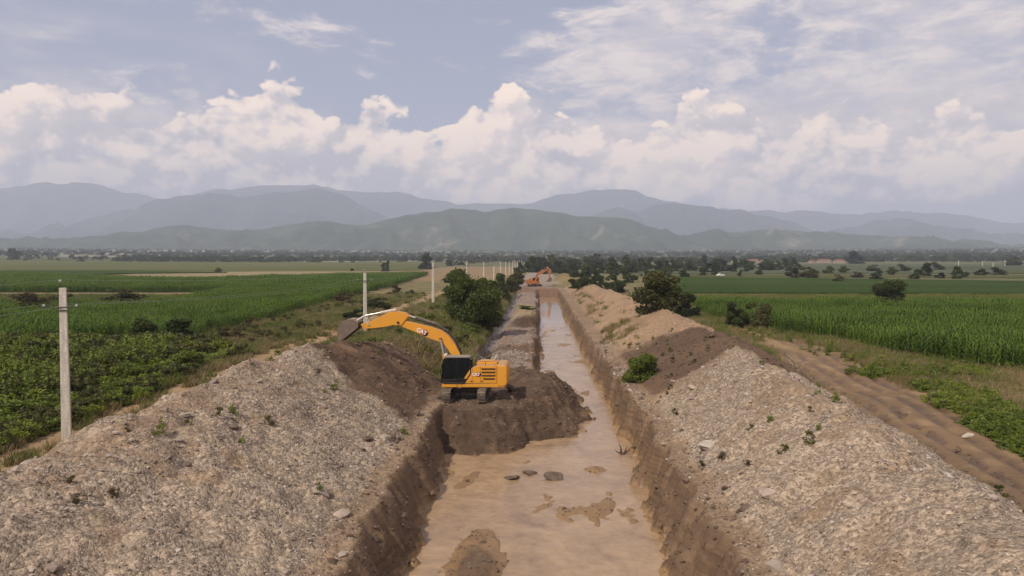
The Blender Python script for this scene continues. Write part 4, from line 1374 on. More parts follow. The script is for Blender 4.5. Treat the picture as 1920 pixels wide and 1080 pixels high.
# ------------------------------------------------------------------ mesh building helpers for machines and posts
class MB:
    def __init__(self):
        self.bm = bmesh.new()

    def box(self, x0, x1, y0, y1, z0, z1, bevel=0.0, M=None):
        r = bmesh.ops.create_cube(self.bm, size=1.0)
        vs = r['verts']
        for v in vs:
            v.co = Vector((x0 + (v.co.x + .5) * (x1 - x0), y0 + (v.co.y + .5) * (y1 - y0), z0 + (v.co.z + .5) * (z1 - z0)))
        if bevel:
            es = list({e for v in vs for e in v.link_edges})
            r2 = bmesh.ops.bevel(self.bm, geom=es, offset=bevel, segments=2, affect='EDGES', profile=0.5)
            vs = list({v for f in r2['faces'] for v in f.verts} | {v for v in vs if v.is_valid})
        if M is not None:
            bmesh.ops.transform(self.bm, matrix=M, verts=vs)
        return self

    def prism(self, prof, y0, y1, bevel=0.0, M=None):
        """polygon in x, z swept along y"""
        a = [self.bm.verts.new((p[0], y0, p[1])) for p in prof]
        b = [self.bm.verts.new((p[0], y1, p[1])) for p in prof]
        fs = [self.bm.faces.new(a), self.bm.faces.new(b[::-1])]
        n = len(prof)
        for i in range(n):
            fs.append(self.bm.faces.new((a[i], b[i], b[(i + 1) % n], a[(i + 1) % n])))
        bmesh.ops.recalc_face_normals(self.bm, faces=fs)
        vs = a + b
        if bevel:
            es = [e for e in {e for f in fs for e in f.edges}]
            r2 = bmesh.ops.bevel(self.bm, geom=es, offset=bevel, segments=2, affect='EDGES', profile=0.5)
            vs = list({v for f in r2['faces'] for v in f.verts} | {v for v in vs if v.is_valid})
        if M is not None:
            bmesh.ops.transform(self.bm, matrix=M, verts=vs)
        return self

    def rod(self, p, q, r0, r1=None, seg=12):
        tube_verts(self.bm, [p, q], [r0, r0 if r1 is None else r1], seg)
        return self

    def tube(self, pts, r, seg=8):
        tube_verts(self.bm, pts, [r] * len(pts), seg)
        return self

    def build(self, name, mat, parent=None, smooth=False):
        bmesh.ops.recalc_face_normals(self.bm, faces=self.bm.faces)
        me = bpy.data.meshes.new(name); self.bm.to_mesh(me); self.bm.free()
        me.materials.append(mat)
        o = add_obj(name, me, None, parent)
        if smooth:
            me.polygons.foreach_set('use_smooth', np.ones(len(me.polygons), bool))
        return o


def paint(name, c, rough=0.42, dust=(.30, .22, .15), amount=0.35):
    """machine paint with dust lying on what faces up and a worn, uneven gloss"""
    m, t = material(name)
    geo = t.n('ShaderNodeNewGeometry')
    n = t.noise(geo.outputs['Position'], 2.5, 5, 0.65)
    n2 = t.noise(geo.outputs['Position'], 14.0, 4, 0.6)
    up = t.n('ShaderNodeSeparateXYZ', ins={0: geo.outputs['Normal']}).outputs[2]
    f = t.m('MULTIPLY', t.add(t.mul(t.ss(up, 0.2, 0.95), 0.62), t.mul(t.ss(t.mad(n2, .4, t.mul(n, .6)), 0.48, 0.68), amount)), 1.0, clamp=True)
    t.put(t.p.inputs['Base Color'], t.mix(f, tuple(c) + (1,), tuple(dust) + (1,)))
    t.put(t.p.inputs['Roughness'], t.mad(f, 0.4, rough))
    t.p.inputs['Specular IOR Level'].default_value = 0.4
    return m


M_YELLOW = paint('machine_yellow', (.68, .30, .025), amount=0.30)
M_ORANGE = paint('machine_orange', (.40, .13, .035), amount=0.6)
M_BLACK = paint('machine_black', (.010, .010, .011), 0.35, amount=0.06)
M_STEEL = paint('track_steel', (.085, .068, .055), 0.6, amount=0.75)
M_DARKSTEEL = paint('dark_steel', (.03, .026, .024), 0.5, amount=0.3)
M_BUCKET = paint('bucket_steel', (.145, .105, .078), 0.6, amount=0.55)
M_CHROME = plain_material('cylinder_rod', (.55, .53, .48), 0.42, metal=0.7, vary=0.05)
M_LIGHTPIPE = paint('cylinder_grey', (.55, .50, .42), 0.4, amount=0.2)
M_WHITE = plain_material('marking_white', (.78, .74, .70), 0.5, vary=0.05)
M_RED = plain_material('marking_red', (.45, .035, .02), 0.5, vary=0.08)
M_LAMP = plain_material('lamp_glass', (.7, .7, .68), 0.15, vary=0.05)
M_SEAT = plain_material('seat_cloth', (.05, .045, .04), 0.9)
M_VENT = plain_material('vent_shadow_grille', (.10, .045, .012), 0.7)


def glass_material():
    m, t = material('cab_glass')
    t.p.inputs['Base Color'].default_value = (.02, .025, .028, 1)
    t.p.inputs['Roughness'].default_value = 0.05
    t.p.inputs['Specular IOR Level'].default_value = 0.6
    tr = t.n('ShaderNodeBsdfTransparent', ins={'Color': (.35, .38, .38, 1)})
    mx = t.n('ShaderNodeMixShader', ins={0: 0.62, 1: t.p.outputs[0], 2: tr.outputs[0]})
    t.put(t.out.inputs['Surface'], mx.outputs[0])
    return m


M_GLASS = glass_material()


def text_mesh(body, size, mat, bold=0.03):
    cu = bpy.data.curves.new('lettering', 'FONT')
    cu.body = body; cu.size = size; cu.extrude = 0.004; cu.offset = bold * size
    cu.align_x = 'CENTER'; cu.align_y = 'CENTER'; cu.resolution_u = 3
    o = bpy.data.objects.new('lettering_curve', cu); COL.objects.link(o)
    dg = bpy.context.evaluated_depsgraph_get()
    me = bpy.data.meshes.new_from_object(o.evaluated_get(dg))
    bpy.data.objects.remove(o)
    me.name = 'lettering'; me.materials.clear(); me.materials.append(mat)
    return me


def rotp(pts, c, a):
    ca, sa = math.cos(a), math.sin(a)
    return [(c[0] + (p[0] - c[0]) * ca - (p[1] - c[1]) * sa, c[1] + (p[0] - c[0]) * sa + (p[1] - c[1]) * ca) for p in pts]


def excavator(name, paint_m, boom_a=0.0, stick_a=0.0, bucket_a=0.0, marks=False, shoes=True, upper_turn=0.0):
    """local axes: the arm points to +x, the operator's left is +y; the crawler runs along local y for the near one"""
    root = bpy.data.objects.new(name, None); COL.objects.link(root)
    # ---- crawler: two track frames running along y, side by side in x
    T = Matrix.Rotation(-upper_turn, 4, 'Z')
    for sx in (-1, 1):
        cx = 1.29 * sx
        c = MB()
        prof = []
        L, R = 2.0, 0.47                                   # half wheelbase, wheel radius
        fr = MB().box(-1.75, 1.75, -.14, .14, .32, .72, .04)
        M = T @ Matrix.Translation((cx, 0, 0)) @ Matrix.Rotation(math.pi / 2, 4, 'Z')
        bmesh.ops.transform(fr.bm, matrix=M, verts=fr.bm.verts)
        f = fr.build('track_frame', M_DARKSTEEL, root)
        for yy, nm in ((-2.0, 'idler'), (2.0, 'sprocket')):
            w = MB().rod((0, -.17, 0), (0, .17, 0), R - .08, seg=20).rod((0, -.22, 0), (0, .22, 0), .17, seg=12)
            bmesh.ops.transform(w.bm, matrix=T @ Matrix.Translation((cx, yy, R + 0.03)) @ Matrix.Rotation(math.pi / 2, 4, 'Z'), verts=w.bm.verts)
            w.build(nm, M_DARKSTEEL, root)
        for k in range(7):
            w = MB().rod((0, -.15, 0), (0, .15, 0), .11, seg=10)
            bmesh.ops.transform(w.bm, matrix=T @ Matrix.Translation((cx, -1.45 + k * .483, .17)) @ Matrix.Rotation(math.pi / 2, 4, 'Z'), verts=w.bm.verts)
            w.build('track_roller', M_DARKSTEEL, root)
        # belt of shoes
        per = 4 * L + 2 * math.pi * R
        n = 46 if shoes else 24
        belt = bpy.data.objects.new('track', MB().box(-.1, .1, -1.9, 1.9, .08, .1).bm and bpy.data.meshes.new('track'))
        bb = MB()
        ring = []
        for k in range(40):
            s = per * k / 40
            ring.append(_belt(s, L, R))
        vs = [[bb.bm.verts.new((xx, q[0], q[1])) for q in ring] for xx in (-.12, .12)]
        for k in range(40):
            bb.bm.faces.new((vs[0][k], vs[0][(k + 1) % 40], vs[1][(k + 1) % 40], vs[1][k]))
        bmesh.ops.transform(bb.bm, matrix=T @ Matrix.Translation((cx, 0, 0)), verts=bb.bm.verts)
        bpy.data.objects.remove(belt)
        track = bb.build('track', M_DARKSTEEL, root)
        sm = MB().box(-.30, .30, -.088, .088, -.012, .022).box(-.30, .30, -.075, -.05, .02, .06).box(-.30, .30, .03, .05, .02, .05)
        me = bpy.data.meshes.new('track_shoe'); bmesh.ops.recalc_face_normals(sm.bm, faces=sm.bm.faces); sm.bm.to_mesh(me); sm.bm.free(); me.materials.append(M_STEEL)
        for k in range(n):
            s = per * (k + .5) / n
            y0, z0 = _belt(s - .01, L, R); y1, z1 = _belt(s + .01, L, R)
            o = bpy.data.objects.new('track_shoe', me); COL.objects.link(o); o.parent = track
            a = math.atan2(z1 - z0, y1 - y0)
            ym, zm = _belt(s, L, R)
            o.matrix_local = T @ Matrix.Translation((cx, ym, zm)) @ Matrix.Rotation(a + math.pi, 4, 'X')
            if not shoes: o.scale.y = 1.8
    cf = MB().box(-1.1, 1.1, -.75, .75, .50, .86, .08).rod((0, 0, .8), (0, 0, 1.06), .68, seg=28)
    cf.build('turntable', M_DARKSTEEL, root)
    # ---- revolving frame and body
    MB().prism([(-2.9, 1.06), (1.72, 1.06), (1.78, 1.12), (1.78, 1.30), (-2.9, 1.36)], -1.40, 1.40, .02).build('revolving_frame', paint_m, root)
    MB().prism([(0.30, 1.372), (-0.02, 1.95), (-0.30, 2.36), (-0.62, 2.58), (-1.0, 2.66), (-2.35, 2.68), (-2.35, 1.372)], .55, 1.42, .03).build('side_panel', paint_m, root)
    MB().prism([(0.9, 1.372), (0.9, 2.1), (-0.6, 2.2), (-1.1, 2.6), (-2.35, 2.66), (-2.35, 1.372)], -1.42, -.35, .03).build('side_panel', paint_m, root)
    hood = MB().box(-2.30, -.75, -.34, .54, 1.372, 2.86, .06)
    hood.build('engine_hood', paint_m, root)
    MB().box(-2.1, -1.0, -.26, .46, 2.862, 2.93, .02).build('hood_lid', paint_m, root)
    MB().prism([(-2.36, 1.10), (-2.95, 1.10), (-3.12, 1.35), (-3.12, 2.45), (-3.0, 2.70), (-2.36, 2.74)], -1.44, 1.44, .10).build('counterweight', paint_m, root)
    MB().rod((-1.6, -.9, 2.6), (-1.6, -.9, 3.05), .07).rod((-1.6, -.9, 3.02), (-1.75, -.9, 3.16), .07).build('exhaust_pipe', M_DARKSTEEL, root)
    for k in range(4):
        z = 1.62 + k * .245
        x0 = -2.24 if k else -2.20
        v = MB().box(x0, x0 + (1.02 if k else .86), 1.412, 1.432, z, z + .10)
        v.box(x0 - .03, x0 + (1.05 if k else .89), 1.424, 1.450, z + .105, z + .135)
        v.build('louver', M_VENT, root)
    MB().box(-1.14, -1.125, 1.419, 1.428, 1.40, 2.60).box(-.56, -.545, 1.419, 1.428, 1.40, 2.50).build('panel_seam', M_VENT, root)
    MB().box(-.52, -.40, 1.418, 1.44, 1.48, 1.56).box(-1.30, -1.18, 1.418, 1.44, 1.48, 1.56).build('door_latch', M_BLACK, root)
    hr = MB()
    for y in (-1.36, ):
        hr.tube([(.85, y, 2.1), (.85, y, 2.9), (-.6, y, 3.0), (-1.0, y, 2.6)], .022).tube([(.1, y, 2.15), (.1, y, 2.95)], .02)
    hr.tube([(-.8, 1.30, 2.64), (-.8, 1.30, 2.98), (-2.2, 1.30, 2.98), (-2.2, 1.30, 2.66)], .018).tube([(-1.5, 1.30, 2.66), (-1.5, 1.30, 2.98)], .018)
    hr.build('handrail', M_BLACK, root)
    MB().box(-.55, 1.30, .42, .54, 1.372, 2.0).build('inner_wall', M_BLACK, root)
    # ---- cab
    y0, y1 = .50, 1.44
    cabp = [(1.68, 1.372), (1.80, 1.62), (1.62, 3.12), (1.48, 3.26), (-.28, 3.26), (-.40, 3.12), (-.40, 2.10), (.10, 1.372)]
    cab = MB()
    for yy in (y0, y1 - .06):                                     # side frames as bars round the panes
        for i in range(len(cabp)):
            a, b = cabp[i], cabp[(i + 1) % len(cabp)]
            cab.rod((a[0], yy + .03, a[1]), (b[0], yy + .03, b[1]), .05, seg=6)
    cab.prism([(1.72, 1.372), (1.78, 1.60), (-.12, 1.72), (.12, 1.372)], y0 + .01, y1 - .01)
    for a, b in ((cabp[1], cabp[2]),):
        pass
    cab.rod((.62, y1 - .03, 1.6), (.62, y1 - .03, 3.2), .045, seg=6).rod((.62, y0 + .03, 1.6), (.62, y0 + .03, 3.2), .045, seg=6)
    for p in (cabp[2], cabp[3], cabp[4], cabp[5], cabp[6], cabp[1]):
        cab.rod((p[0], y0 + .03, p[1]), (p[0], y1 - .03, p[1]), .05, seg=6)
    cabo = cab.build('cab', M_BLACK, root)
    MB().prism([(1.60, 3.262), (1.40, 3.37), (-.22, 3.37), (-.36, 3.262)], y0 - .02, y1 + .02, .02).build('cab_roof', paint('roof_grey', (.20, .19, .18), 0.5, amount=0.3) if 'roof_grey' not in bpy.data.materials else bpy.data.materials['roof_grey'], root)
    for prof in ([(1.72, 1.66), (1.56, 3.12), (.68, 3.18), (.68, 1.70)], [(.57, 1.72), (.57, 3.18), (-.26, 3.18), (-.34, 3.06), (-.34, 2.12), (-.12, 1.76)]):
        for yy in (y0 + .025, y1 - .035):
            MB().prism(prof, yy, yy + .012).build('window_pane', M_GLASS, cabo)
    MB().prism([(1.77, 1.66), (1.60, 3.10), (1.588, 3.10), (1.758, 1.66)], y0 + .06, y1 - .06).build('window_pane', M_GLASS, cabo)
    MB().prism([(-.345, 2.14), (-.345, 3.06), (-.357, 3.06), (-.357, 2.14)], y0 + .06, y1 - .06).build('window_pane', M_GLASS, cabo)
    MB().box(.05, .55, .72, 1.20, 1.9, 2.05, .03).box(.0, .14, .72, 1.20, 2.0, 2.72, .04).box(.95, 1.2, .75, 1.15, 1.75, 2.2, .04).build('driver_seat', M_SEAT, root)
    MB().tube([(1.74, y1 + .02, 1.7), (1.86, y1 + .12, 2.2), (1.72, y1 + .12, 2.7)], .018).box(1.70, 1.76, y1 + .05, y1 + .22, 2.55, 2.85, .02).build('mirror', M_BLACK, root)
    MB().box(1.45, 1.60, y0 + .1, y0 + .28, 3.37, 3.50, .03).box(1.45, 1.60, y1 - .3, y1 - .12, 3.37, 3.50, .03).build('work_lamp', M_LAMP, root)
    MB().box(.30, .62, 1.42, 1.62, .98, 1.04).tube([(.30, 1.45, 1.3), (.30, 1.58, 1.0), (.62, 1.58, 1.0), (.62, 1.45, 1.3)], .02).build('step', M_BLACK, root)

    # ---- arm
    foot = (.22, 1.85)
    boom = [(-.05, 2.0), (.02, 1.66), (.38, 1.62), (.85, 2.5), (1.28, 3.45), (1.72, 4.12), (2.25, 4.38), (2.9, 4.60), (4.0, 5.10), (5.0, 5.50), (5.36, 5.60),
            (5.46, 5.86), (5.28, 6.04), (4.7, 5.95), (3.5, 5.66), (2.6, 5.44), (1.95, 5.20), (1.40, 4.80), (.92, 4.16), (.55, 3.45), (.22, 2.7)]
    bt = (5.24, 5.82)
    bend_pin = (2.0, 4.55)
    cyl_top = (2.35, 5.62)
    boom = rotp(boom, foot, boom_a); bt2, bend_pin, cyl_top = rotp([bt, bend_pin, cyl_top], foot, boom_a)
    stick = [(4.35, 6.25), (4.62, 6.52), (5.25, 6.66), (5.95, 6.62), (6.9, 6.15), (7.6, 5.86), (8.15, 5.72), (8.30, 5.55), (8.12, 5.32), (7.2, 5.38), (6.3, 5.48), (5.62, 5.62),
             (5.0, 5.62), (4.78, 5.80)]
    bp = (8.20, 5.52)
    extra = {'rear': (4.50, 6.30), 'cb': (5.45, 6.78), 'ce': (7.85, 6.34), 'l1': (7.55, 5.62), 'l2': (8.48, 5.96)}

    def st(p):
        q = rotp([p], bt, stick_a)[0]
        q = (q[0] + bt2[0] - bt[0], q[1] + bt2[1] - bt[1])
        return rotp([q], bt2, boom_a)[0]
    stick = [st(p) for p in stick]; bp2 = st(bp); ex = {k: st(v) for k, v in extra.items()}
    bprof = [(0, 0), (-.16, .30), (-.04, .72), (.32, 1.0), (.85, 1.08), (1.36, .90), (1.72, .50), (1.98, 0.0)]
    u = (.79, -.61); v = (.61, .79)
    bk = [(bp[0] + p[0] * u[0] + p[1] * v[0], bp[1] + p[0] * u[1] + p[1] * v[1]) for p in bprof]
    bk = rotp(bk, bp, bucket_a)
    bk = [st(p) for p in bk]
    MB().prism(boom, -.29, .29, .025).build('boom', paint_m, root)
    MB().prism(stick, -.23, .23, .02).build('stick', paint_m, root)
    # plates at the root of the stick
    for y in (-.36, .30):
        MB().prism([st(p) for p in [(4.42, 6.35), (5.3, 6.6), (5.55, 6.2), (5.45, 5.62), (5.0, 5.62)]], y, y + .06).build('stick_plate', paint_m, root)
    for p in (foot, bt2, bp2, bend_pin):
        MB().rod((p[0], -.42, p[1]), (p[0], .42, p[1]), .10, seg=14).build('pin', M_DARKSTEEL, root)
    # boom cylinders
    base = (1.35, 1.42)
    for y in (-.50, .50):
        mid = (base[0] + (bend_pin[0] - base[0]) * .62, base[1] + (bend_pin[1] - base[1]) * .62)
        c = MB().rod((base[0], y, base[1]), (mid[0], y, mid[1]), .13, seg=14).build('boom_cylinder', paint_m, root)
        MB().rod((mid[0], y, mid[1]), (bend_pin[0], y, bend_pin[1]), .065).build('rod', M_CHROME, c)
    # stick cylinder on top of the boom
    a, b = cyl_top, ex['rear']
    mid = (a[0] + (b[0] - a[0]) * .75, a[1] + (b[1] - a[1]) * .75 + .02)
    c = MB().rod((a[0], 0, a[1]), (mid[0], 0, mid[1]), .135, seg=14).build('stick_cylinder', M_DARKSTEEL, root)
    MB().rod((mid[0], 0, mid[1]), (b[0], 0, b[1]), .07).build('rod', M_CHROME, c)
    # bucket cylinder and linkage
    a, b = ex['cb'], ex['ce']
    mid = (a[0] + (b[0] - a[0]) * .52, a[1] + (b[1] - a[1]) * .52)
    c = MB().rod((a[0], 0, a[1]), (mid[0], 0, mid[1]), .115, seg=14).build('bucket_cylinder', M_LIGHTPIPE, root)
    MB().rod((mid[0], 0, mid[1]), (b[0], 0, b[1]), .06).build('rod', M_CHROME, c)
    for y in (-.27, .27):
        MB().rod((ex['ce'][0], y, ex['ce'][1]), (ex['l1'][0], y, ex['l1'][1]), .06, seg=8).rod((ex['ce'][0], y * .8, ex['ce'][1]), (ex['l2'][0], y * .8, ex['l2'][1]), .085, seg=8).build('bucket_link', M_LIGHTPIPE, root)
    hs = MB()
    for y in (-.2, -.12, .12, .2):
        pts = [rotp([q], foot, boom_a)[0] for q in [(.35, 2.9), (.62, 3.75), (.98, 4.45), (1.5, 5.08), (2.2, 5.52), (3.2, 5.84), (4.2, 6.12), (4.9, 6.5)]]
        hs.tube([(p[0], y, p[1] + .03) for p in pts], .032, 6)
    hs.build('hydraulic_hose', M_BLACK, root)
    # bucket: curved shell, two side plates, teeth
    W2 = .78
    sh = MB()
    t_ = .035
    inner = []
    cxm = sum(p[0] for p in bk) / len(bk); czm = sum(p[1] for p in bk) / len(bk)
    for p in bk:
        d = math.hypot(p[0] - cxm, p[1] - czm)
        inner.append((p[0] + (cxm - p[0]) / d * t_, p[1] + (czm - p[1]) / d * t_))
    for (p0, p1, q0, q1) in zip(bk[1:], bk[2:], inner[1:], inner[2:]):
        sh.prism([p0, p1, q1, q0], -W2, W2)
    bo = sh.build('bucket', M_BUCKET, root)
    for y in (-W2 - .03, W2):
        MB().prism(bk, y, y + .03).build('side_plate', M_BUCKET, bo)
    tp, tq = bk[-1], bk[-2]
    dx, dz = tp[0] - tq[0], tp[1] - tq[1]; L_ = math.hypot(dx, dz); dx /= L_; dz /= L_
    for k in range(5):
        y = -W2 + .08 + k * (2 * W2 - .16) / 4
        MB().prism([(tp[0] - dz * .05, tp[1] + dx * .05), (tp[0] + dx * .26, tp[1] + dz * .26), (tp[0] + dz * .05, tp[1] - dx * .05)], y - .06, y + .06).build('tooth', M_BUCKET, bo)
    for y in (-.25, .25):
        MB().prism([bk[0], bk[1], (bk[2][0], bk[2][1]), ((bk[0][0] + cxm) / 2, (bk[0][1] + czm) / 2)], y - .03, y + .03).build('bucket_lug', M_BUCKET, bo)
    if marks:
        def mark(x, y, z, ang, size):
            hexm = MB()
            rr = size * .62
            hexm.prism([(rr * math.cos(a), rr * math.sin(a)) for a in [math.pi / 6 + k * math.pi / 3 for k in range(6)]], 0, .006)
            h2 = MB()
            h2.prism([(rr * .95 * math.cos(a), rr * .95 * math.sin(a)) for a in [math.pi / 6 + k * math.pi / 3 for k in range(6)]], 0, .006)
            ca, sa = math.cos(ang), math.sin(ang)
            off = size * .62
            # the machine's left faces the viewer: local -x is to the right in the view
            ho = hexm.build('hexagon_mark', M_BLACK, root); ho.location = (x - off * ca * 1.15, y, z - off * sa * 1.15); ho.rotation_euler = (0, -ang, 0)
            h3 = h2.build('hexagon_mark', M_RED, root); h3.location = (x - off * ca * .55, y + .007, z - off * sa * .55); h3.rotation_euler = (0, -ang, 0)
            lt = text_mesh('CAT', size, M_WHITE, 0.035)
            lo = bpy.data.objects.new('lettering', lt); COL.objects.link(lo); lo.parent = root
            R = Matrix(((-1, 0, 0), (0, 0, 1), (0, 1, 0))).to_4x4()      # text x -> -x, text y -> z, text z -> +y
            lo.matrix_local = Matrix.Translation((x, y + .016, z)) @ Matrix.Rotation(-ang, 4, 'Y') @ R
        mark(3.45, .292, 5.12, math.atan2(.52, 1.2), .42)
        mark(-.80, 1.424, 2.02, 0, .30)
    return root


def _belt(s, L, R):
    per = 4 * L + 2 * math.pi * R
    s = s % per
    zc = R + 0.03
    if s < 2 * L: return (-L + s, zc - R)
    s -= 2 * L
    if s < math.pi * R:
        a = -math.pi / 2 + s / R
        return (L + R * math.cos(a), zc + R * math.sin(a))
    s -= math.pi * R
    if s < 2 * L: return (L - s, zc + R - .03 * math.sin(math.pi * s / (2 * L)))
    s -= 2 * L
    a = math.pi / 2 + s / R
    return (-L + R * math.cos(a), zc + R * math.sin(a))


exc = excavator('excavator', M_YELLOW, marks=True)
exc.location = (-3.35, 54.6, -0.46)
exc.rotation_euler = (0, math.radians(0.6), math.pi - math.radians(4))
tag(exc, 'yellow crawler excavator swung left, tipping its bucket over the dark soil on the left pile', 'excavator', 'excavators at work in the canal')
_p = G(1003, 537, 0.0)
exc2 = excavator('excavator', M_ORANGE, boom_a=math.radians(5), stick_a=math.radians(-72), bucket_a=math.radians(-25), shoes=False, upper_turn=math.radians(90))
exc2.location = (_p[0], _p[1] + 4, gz(_p[0], _p[1] + 4))
exc2.rotation_euler = (0, 0, math.radians(8))
tag(exc2, 'small distant orange excavator beyond the earth dam, its arm folded down to the right', 'excavator', 'excavators at work in the canal')


# ------------------------------------------------------------------ pole line
def concrete_material():
    m, t = material('pole_concrete')
    geo = t.n('ShaderNodeNewGeometry').outputs['Position']
    st = t.n('ShaderNodeMapping', ins={0: geo, 'Scale': (6, 6, .7)}).outputs[0]
    n = t.mad(t.noise(st, 1.2, 5, 0.65), .6, t.mul(t.noise(geo, 9, 4, .6), .4))
    t.put(t.p.inputs['Base Color'], t.mix(t.ss(n, .35, .68), (.48, .43, .35, 1), (.76, .69, .58, 1)))
    t.p.inputs['Roughness'].default_value = 0.9
    b = t.n('ShaderNodeBump', ins={'Height': n, 'Strength': .5, 'Distance': .03}); t.put(t.p.inputs['Normal'], b.outputs[0])
    return m


M_CONC = concrete_material()
M_PORC = plain_material('insulator_glass', (.42, .47, .42), 0.15, vary=0.1)
M_WIRE = plain_material('aluminium_wire', (.24, .24, .20), 0.5, vary=0.1)


def pole_parts(hh, wide=1.0):
    """post 1 m unit in width, with recessed faces"""
    mb = MB()
    w0, w1 = .20 * wide, .145 * wide
    # I-shaped section: flanges and a recessed web
    def sec(w, z): return [(-w, -w, z), (w, -w, z), (w, -w * .45, z), (w * .72, -w * .35, z), (w * .72, w * .35, z), (w, w * .45, z), (w, w, z), (-w, w, z), (-w, w * .45, z), (-w * .72, w * .35, z), (-w * .72, -w * .35, z), (-w, -w * .45, z)]
    ring = [[mb.bm.verts.new(p) for p in sec(w, z)] for w, z in ((w0, -0.8), (w0, 0.6), (w1, hh))]
    for r0, r1 in zip(ring, ring[1:]):
        for k in range(12):
            mb.bm.faces.new((r0[k], r0[(k + 1) % 12], r1[(k + 1) % 12], r1[k]))
    mb.bm.faces.new(ring[0][::-1]); mb.bm.faces.new(ring[-1])
    return mb


def insulator(mb, x, y, z):
    mb.rod((x, y, z - .02), (x, y, z + .10), .035, .05, 10).rod((x, y, z + .06), (x, y, z + .12), .085, .075, 12).rod((x, y, z + .12), (x, y, z + .17), .06, .03, 12)


POLES = [(62, -18, 0, 8.6), (125, 40, 0.0, 8.55), (685, 98.5, -.1, 8.3), (812, 157, .7, 8.6), (875, 215, .6, 8.4), (907, 273, .4, 8.2), (926, 302, .1, 6.8), (938.6, 331, .3, 8.0), (948, 389, .2, 7.9),
         (955, 447, 0, 8.1), (961, 505, 0, 8.1), (965.6, 563, 0, 8.2), (970, 621, 0, 8.2), (974, 680, 0, 8.2), (978, 738, 0, 8.3)]
_desc = {1: 'tall pale concrete pole nearest the camera, at the left edge beside the dirt track', 2: 'second concrete pole, rising behind the arm of the near yellow excavator',
         3: 'third concrete pole, just left of the large tree on the bank', 4: 'concrete pole whose foot is hidden behind the large tree on the bank',
         5: 'concrete pole just to the right behind the large tree, first of the crowded far ones', 6: 'shorter slimmer pole between two full-height ones beyond the large tree',
         7: 'concrete pole in front of the bare ploughed field, right of the short pole',
         8: 'concrete pole against the right part of the bare ploughed field'}
wire_pts = []
for _i, (px, d, z0, hh) in enumerate(POLES):
    x = AT(px, d, z0)[0] if d > 0 else -28.5
    zb = gz(x, d)
    top = z0 + hh
    r = bpy.data.objects.new('utility_pole', None); COL.objects.link(r); r.location = (x, d, zb); r.rotation_euler = (0, 0, math.radians(24))
    tag(r, _desc.get(_i, 'small far concrete pole in the dense row running towards the vanishing point of the canal' if _i else 'concrete pole behind the camera that carries the near end of the wires'),
        'utility pole', 'concrete poles along the left track')
    H_ = top - zb
    pole_parts(H_, 1.12 if _i < 4 else 1.0).build('post', M_CONC, r)
    if _i == 6: continue
    c, s_ = math.cos(math.radians(-24)), math.sin(math.radians(-24))
    arm = MB().box(-1.0, 1.0, -.03, .03, -.03, .03)
    bmesh.ops.transform(arm.bm, matrix=Matrix.Translation((0, 0, H_ - 1.08)) @ Matrix.Rotation(math.radians(-26), 4, 'Z') @ Matrix.Translation((0, -.26, 0)), verts=arm.bm.verts)
    arm.build('cross_arm', M_DARKSTEEL, r)
    bd = MB().box(-.20, .20, -.20, .20, H_ - 1.30, H_ - 1.24); bd.build('clamp_band', M_DARKSTEEL, r)
    MB().rod((-.12, 0, H_ - .1), (-.12, 0, H_ + .32), .018).build('top_pin', M_DARKSTEEL, r)
    mt = Matrix.Rotation(math.radians(-26), 4, 'Z')
    pins = [Vector((-.12, 0, H_ + .30))] + [mt @ Vector((sx, -.26, H_ - 1.06)) for sx in (-.93, .93)]
    for p in pins:
        mb = MB(); insulator(mb, p.x, p.y, p.z); mb.build('insulator', M_PORC, r, smooth=True)
    rz = Matrix.Rotation(math.radians(24), 4, 'Z')
    wire_pts.append([Vector((x, d, zb)) + rz @ (p + Vector((0, 0, .15))) for p in pins])
for k, nm in enumerate(('power line wire on the top pins of the concrete poles', 'power line wire on the left end of the pole cross arms', 'power line wire on the right end of the pole cross arms')):
    pts = []
    for a, b in zip(wire_pts, wire_pts[1:]):
        n = 14
        for j in range(n):
            t = j / n
            q = a[k].lerp(b[k], t); q.z -= 0.55 * 4 * t * (1 - t)
            pts.append(q)
    pts.append(wire_pts[-1][k])
    mb = MB(); mb.tube(pts, .010, 5)
    tag(mb.build('power_line', M_WIRE), nm, 'wire', 'wires of the pole line')


# ------------------------------------------------------------------ rocks and debris you could pick up
def rock_mesh(seed, flat=.6, sub=2):
    rs = np.random.RandomState(seed)
    bm = bmesh.new(); bmesh.ops.create_icosphere(bm, subdivisions=sub, radius=.5)
    ax = rs.normal(size=(7, 3)); ax /= np.linalg.norm(ax, axis=1)[:, None]; cut = rs.uniform(.26, .42, 7)
    for v in bm.verts:
        p = np.array(v.co)
        for a, c in zip(ax, cut):
            e = p @ a - c
            if e > 0: p = p - a * e
        p = p * (1 + .04 * rs.normal())
        v.co = Vector((p[0], p[1], p[2] * flat))
    me = bpy.data.meshes.new('rock'); bm.to_mesh(me); bm.free(); return me


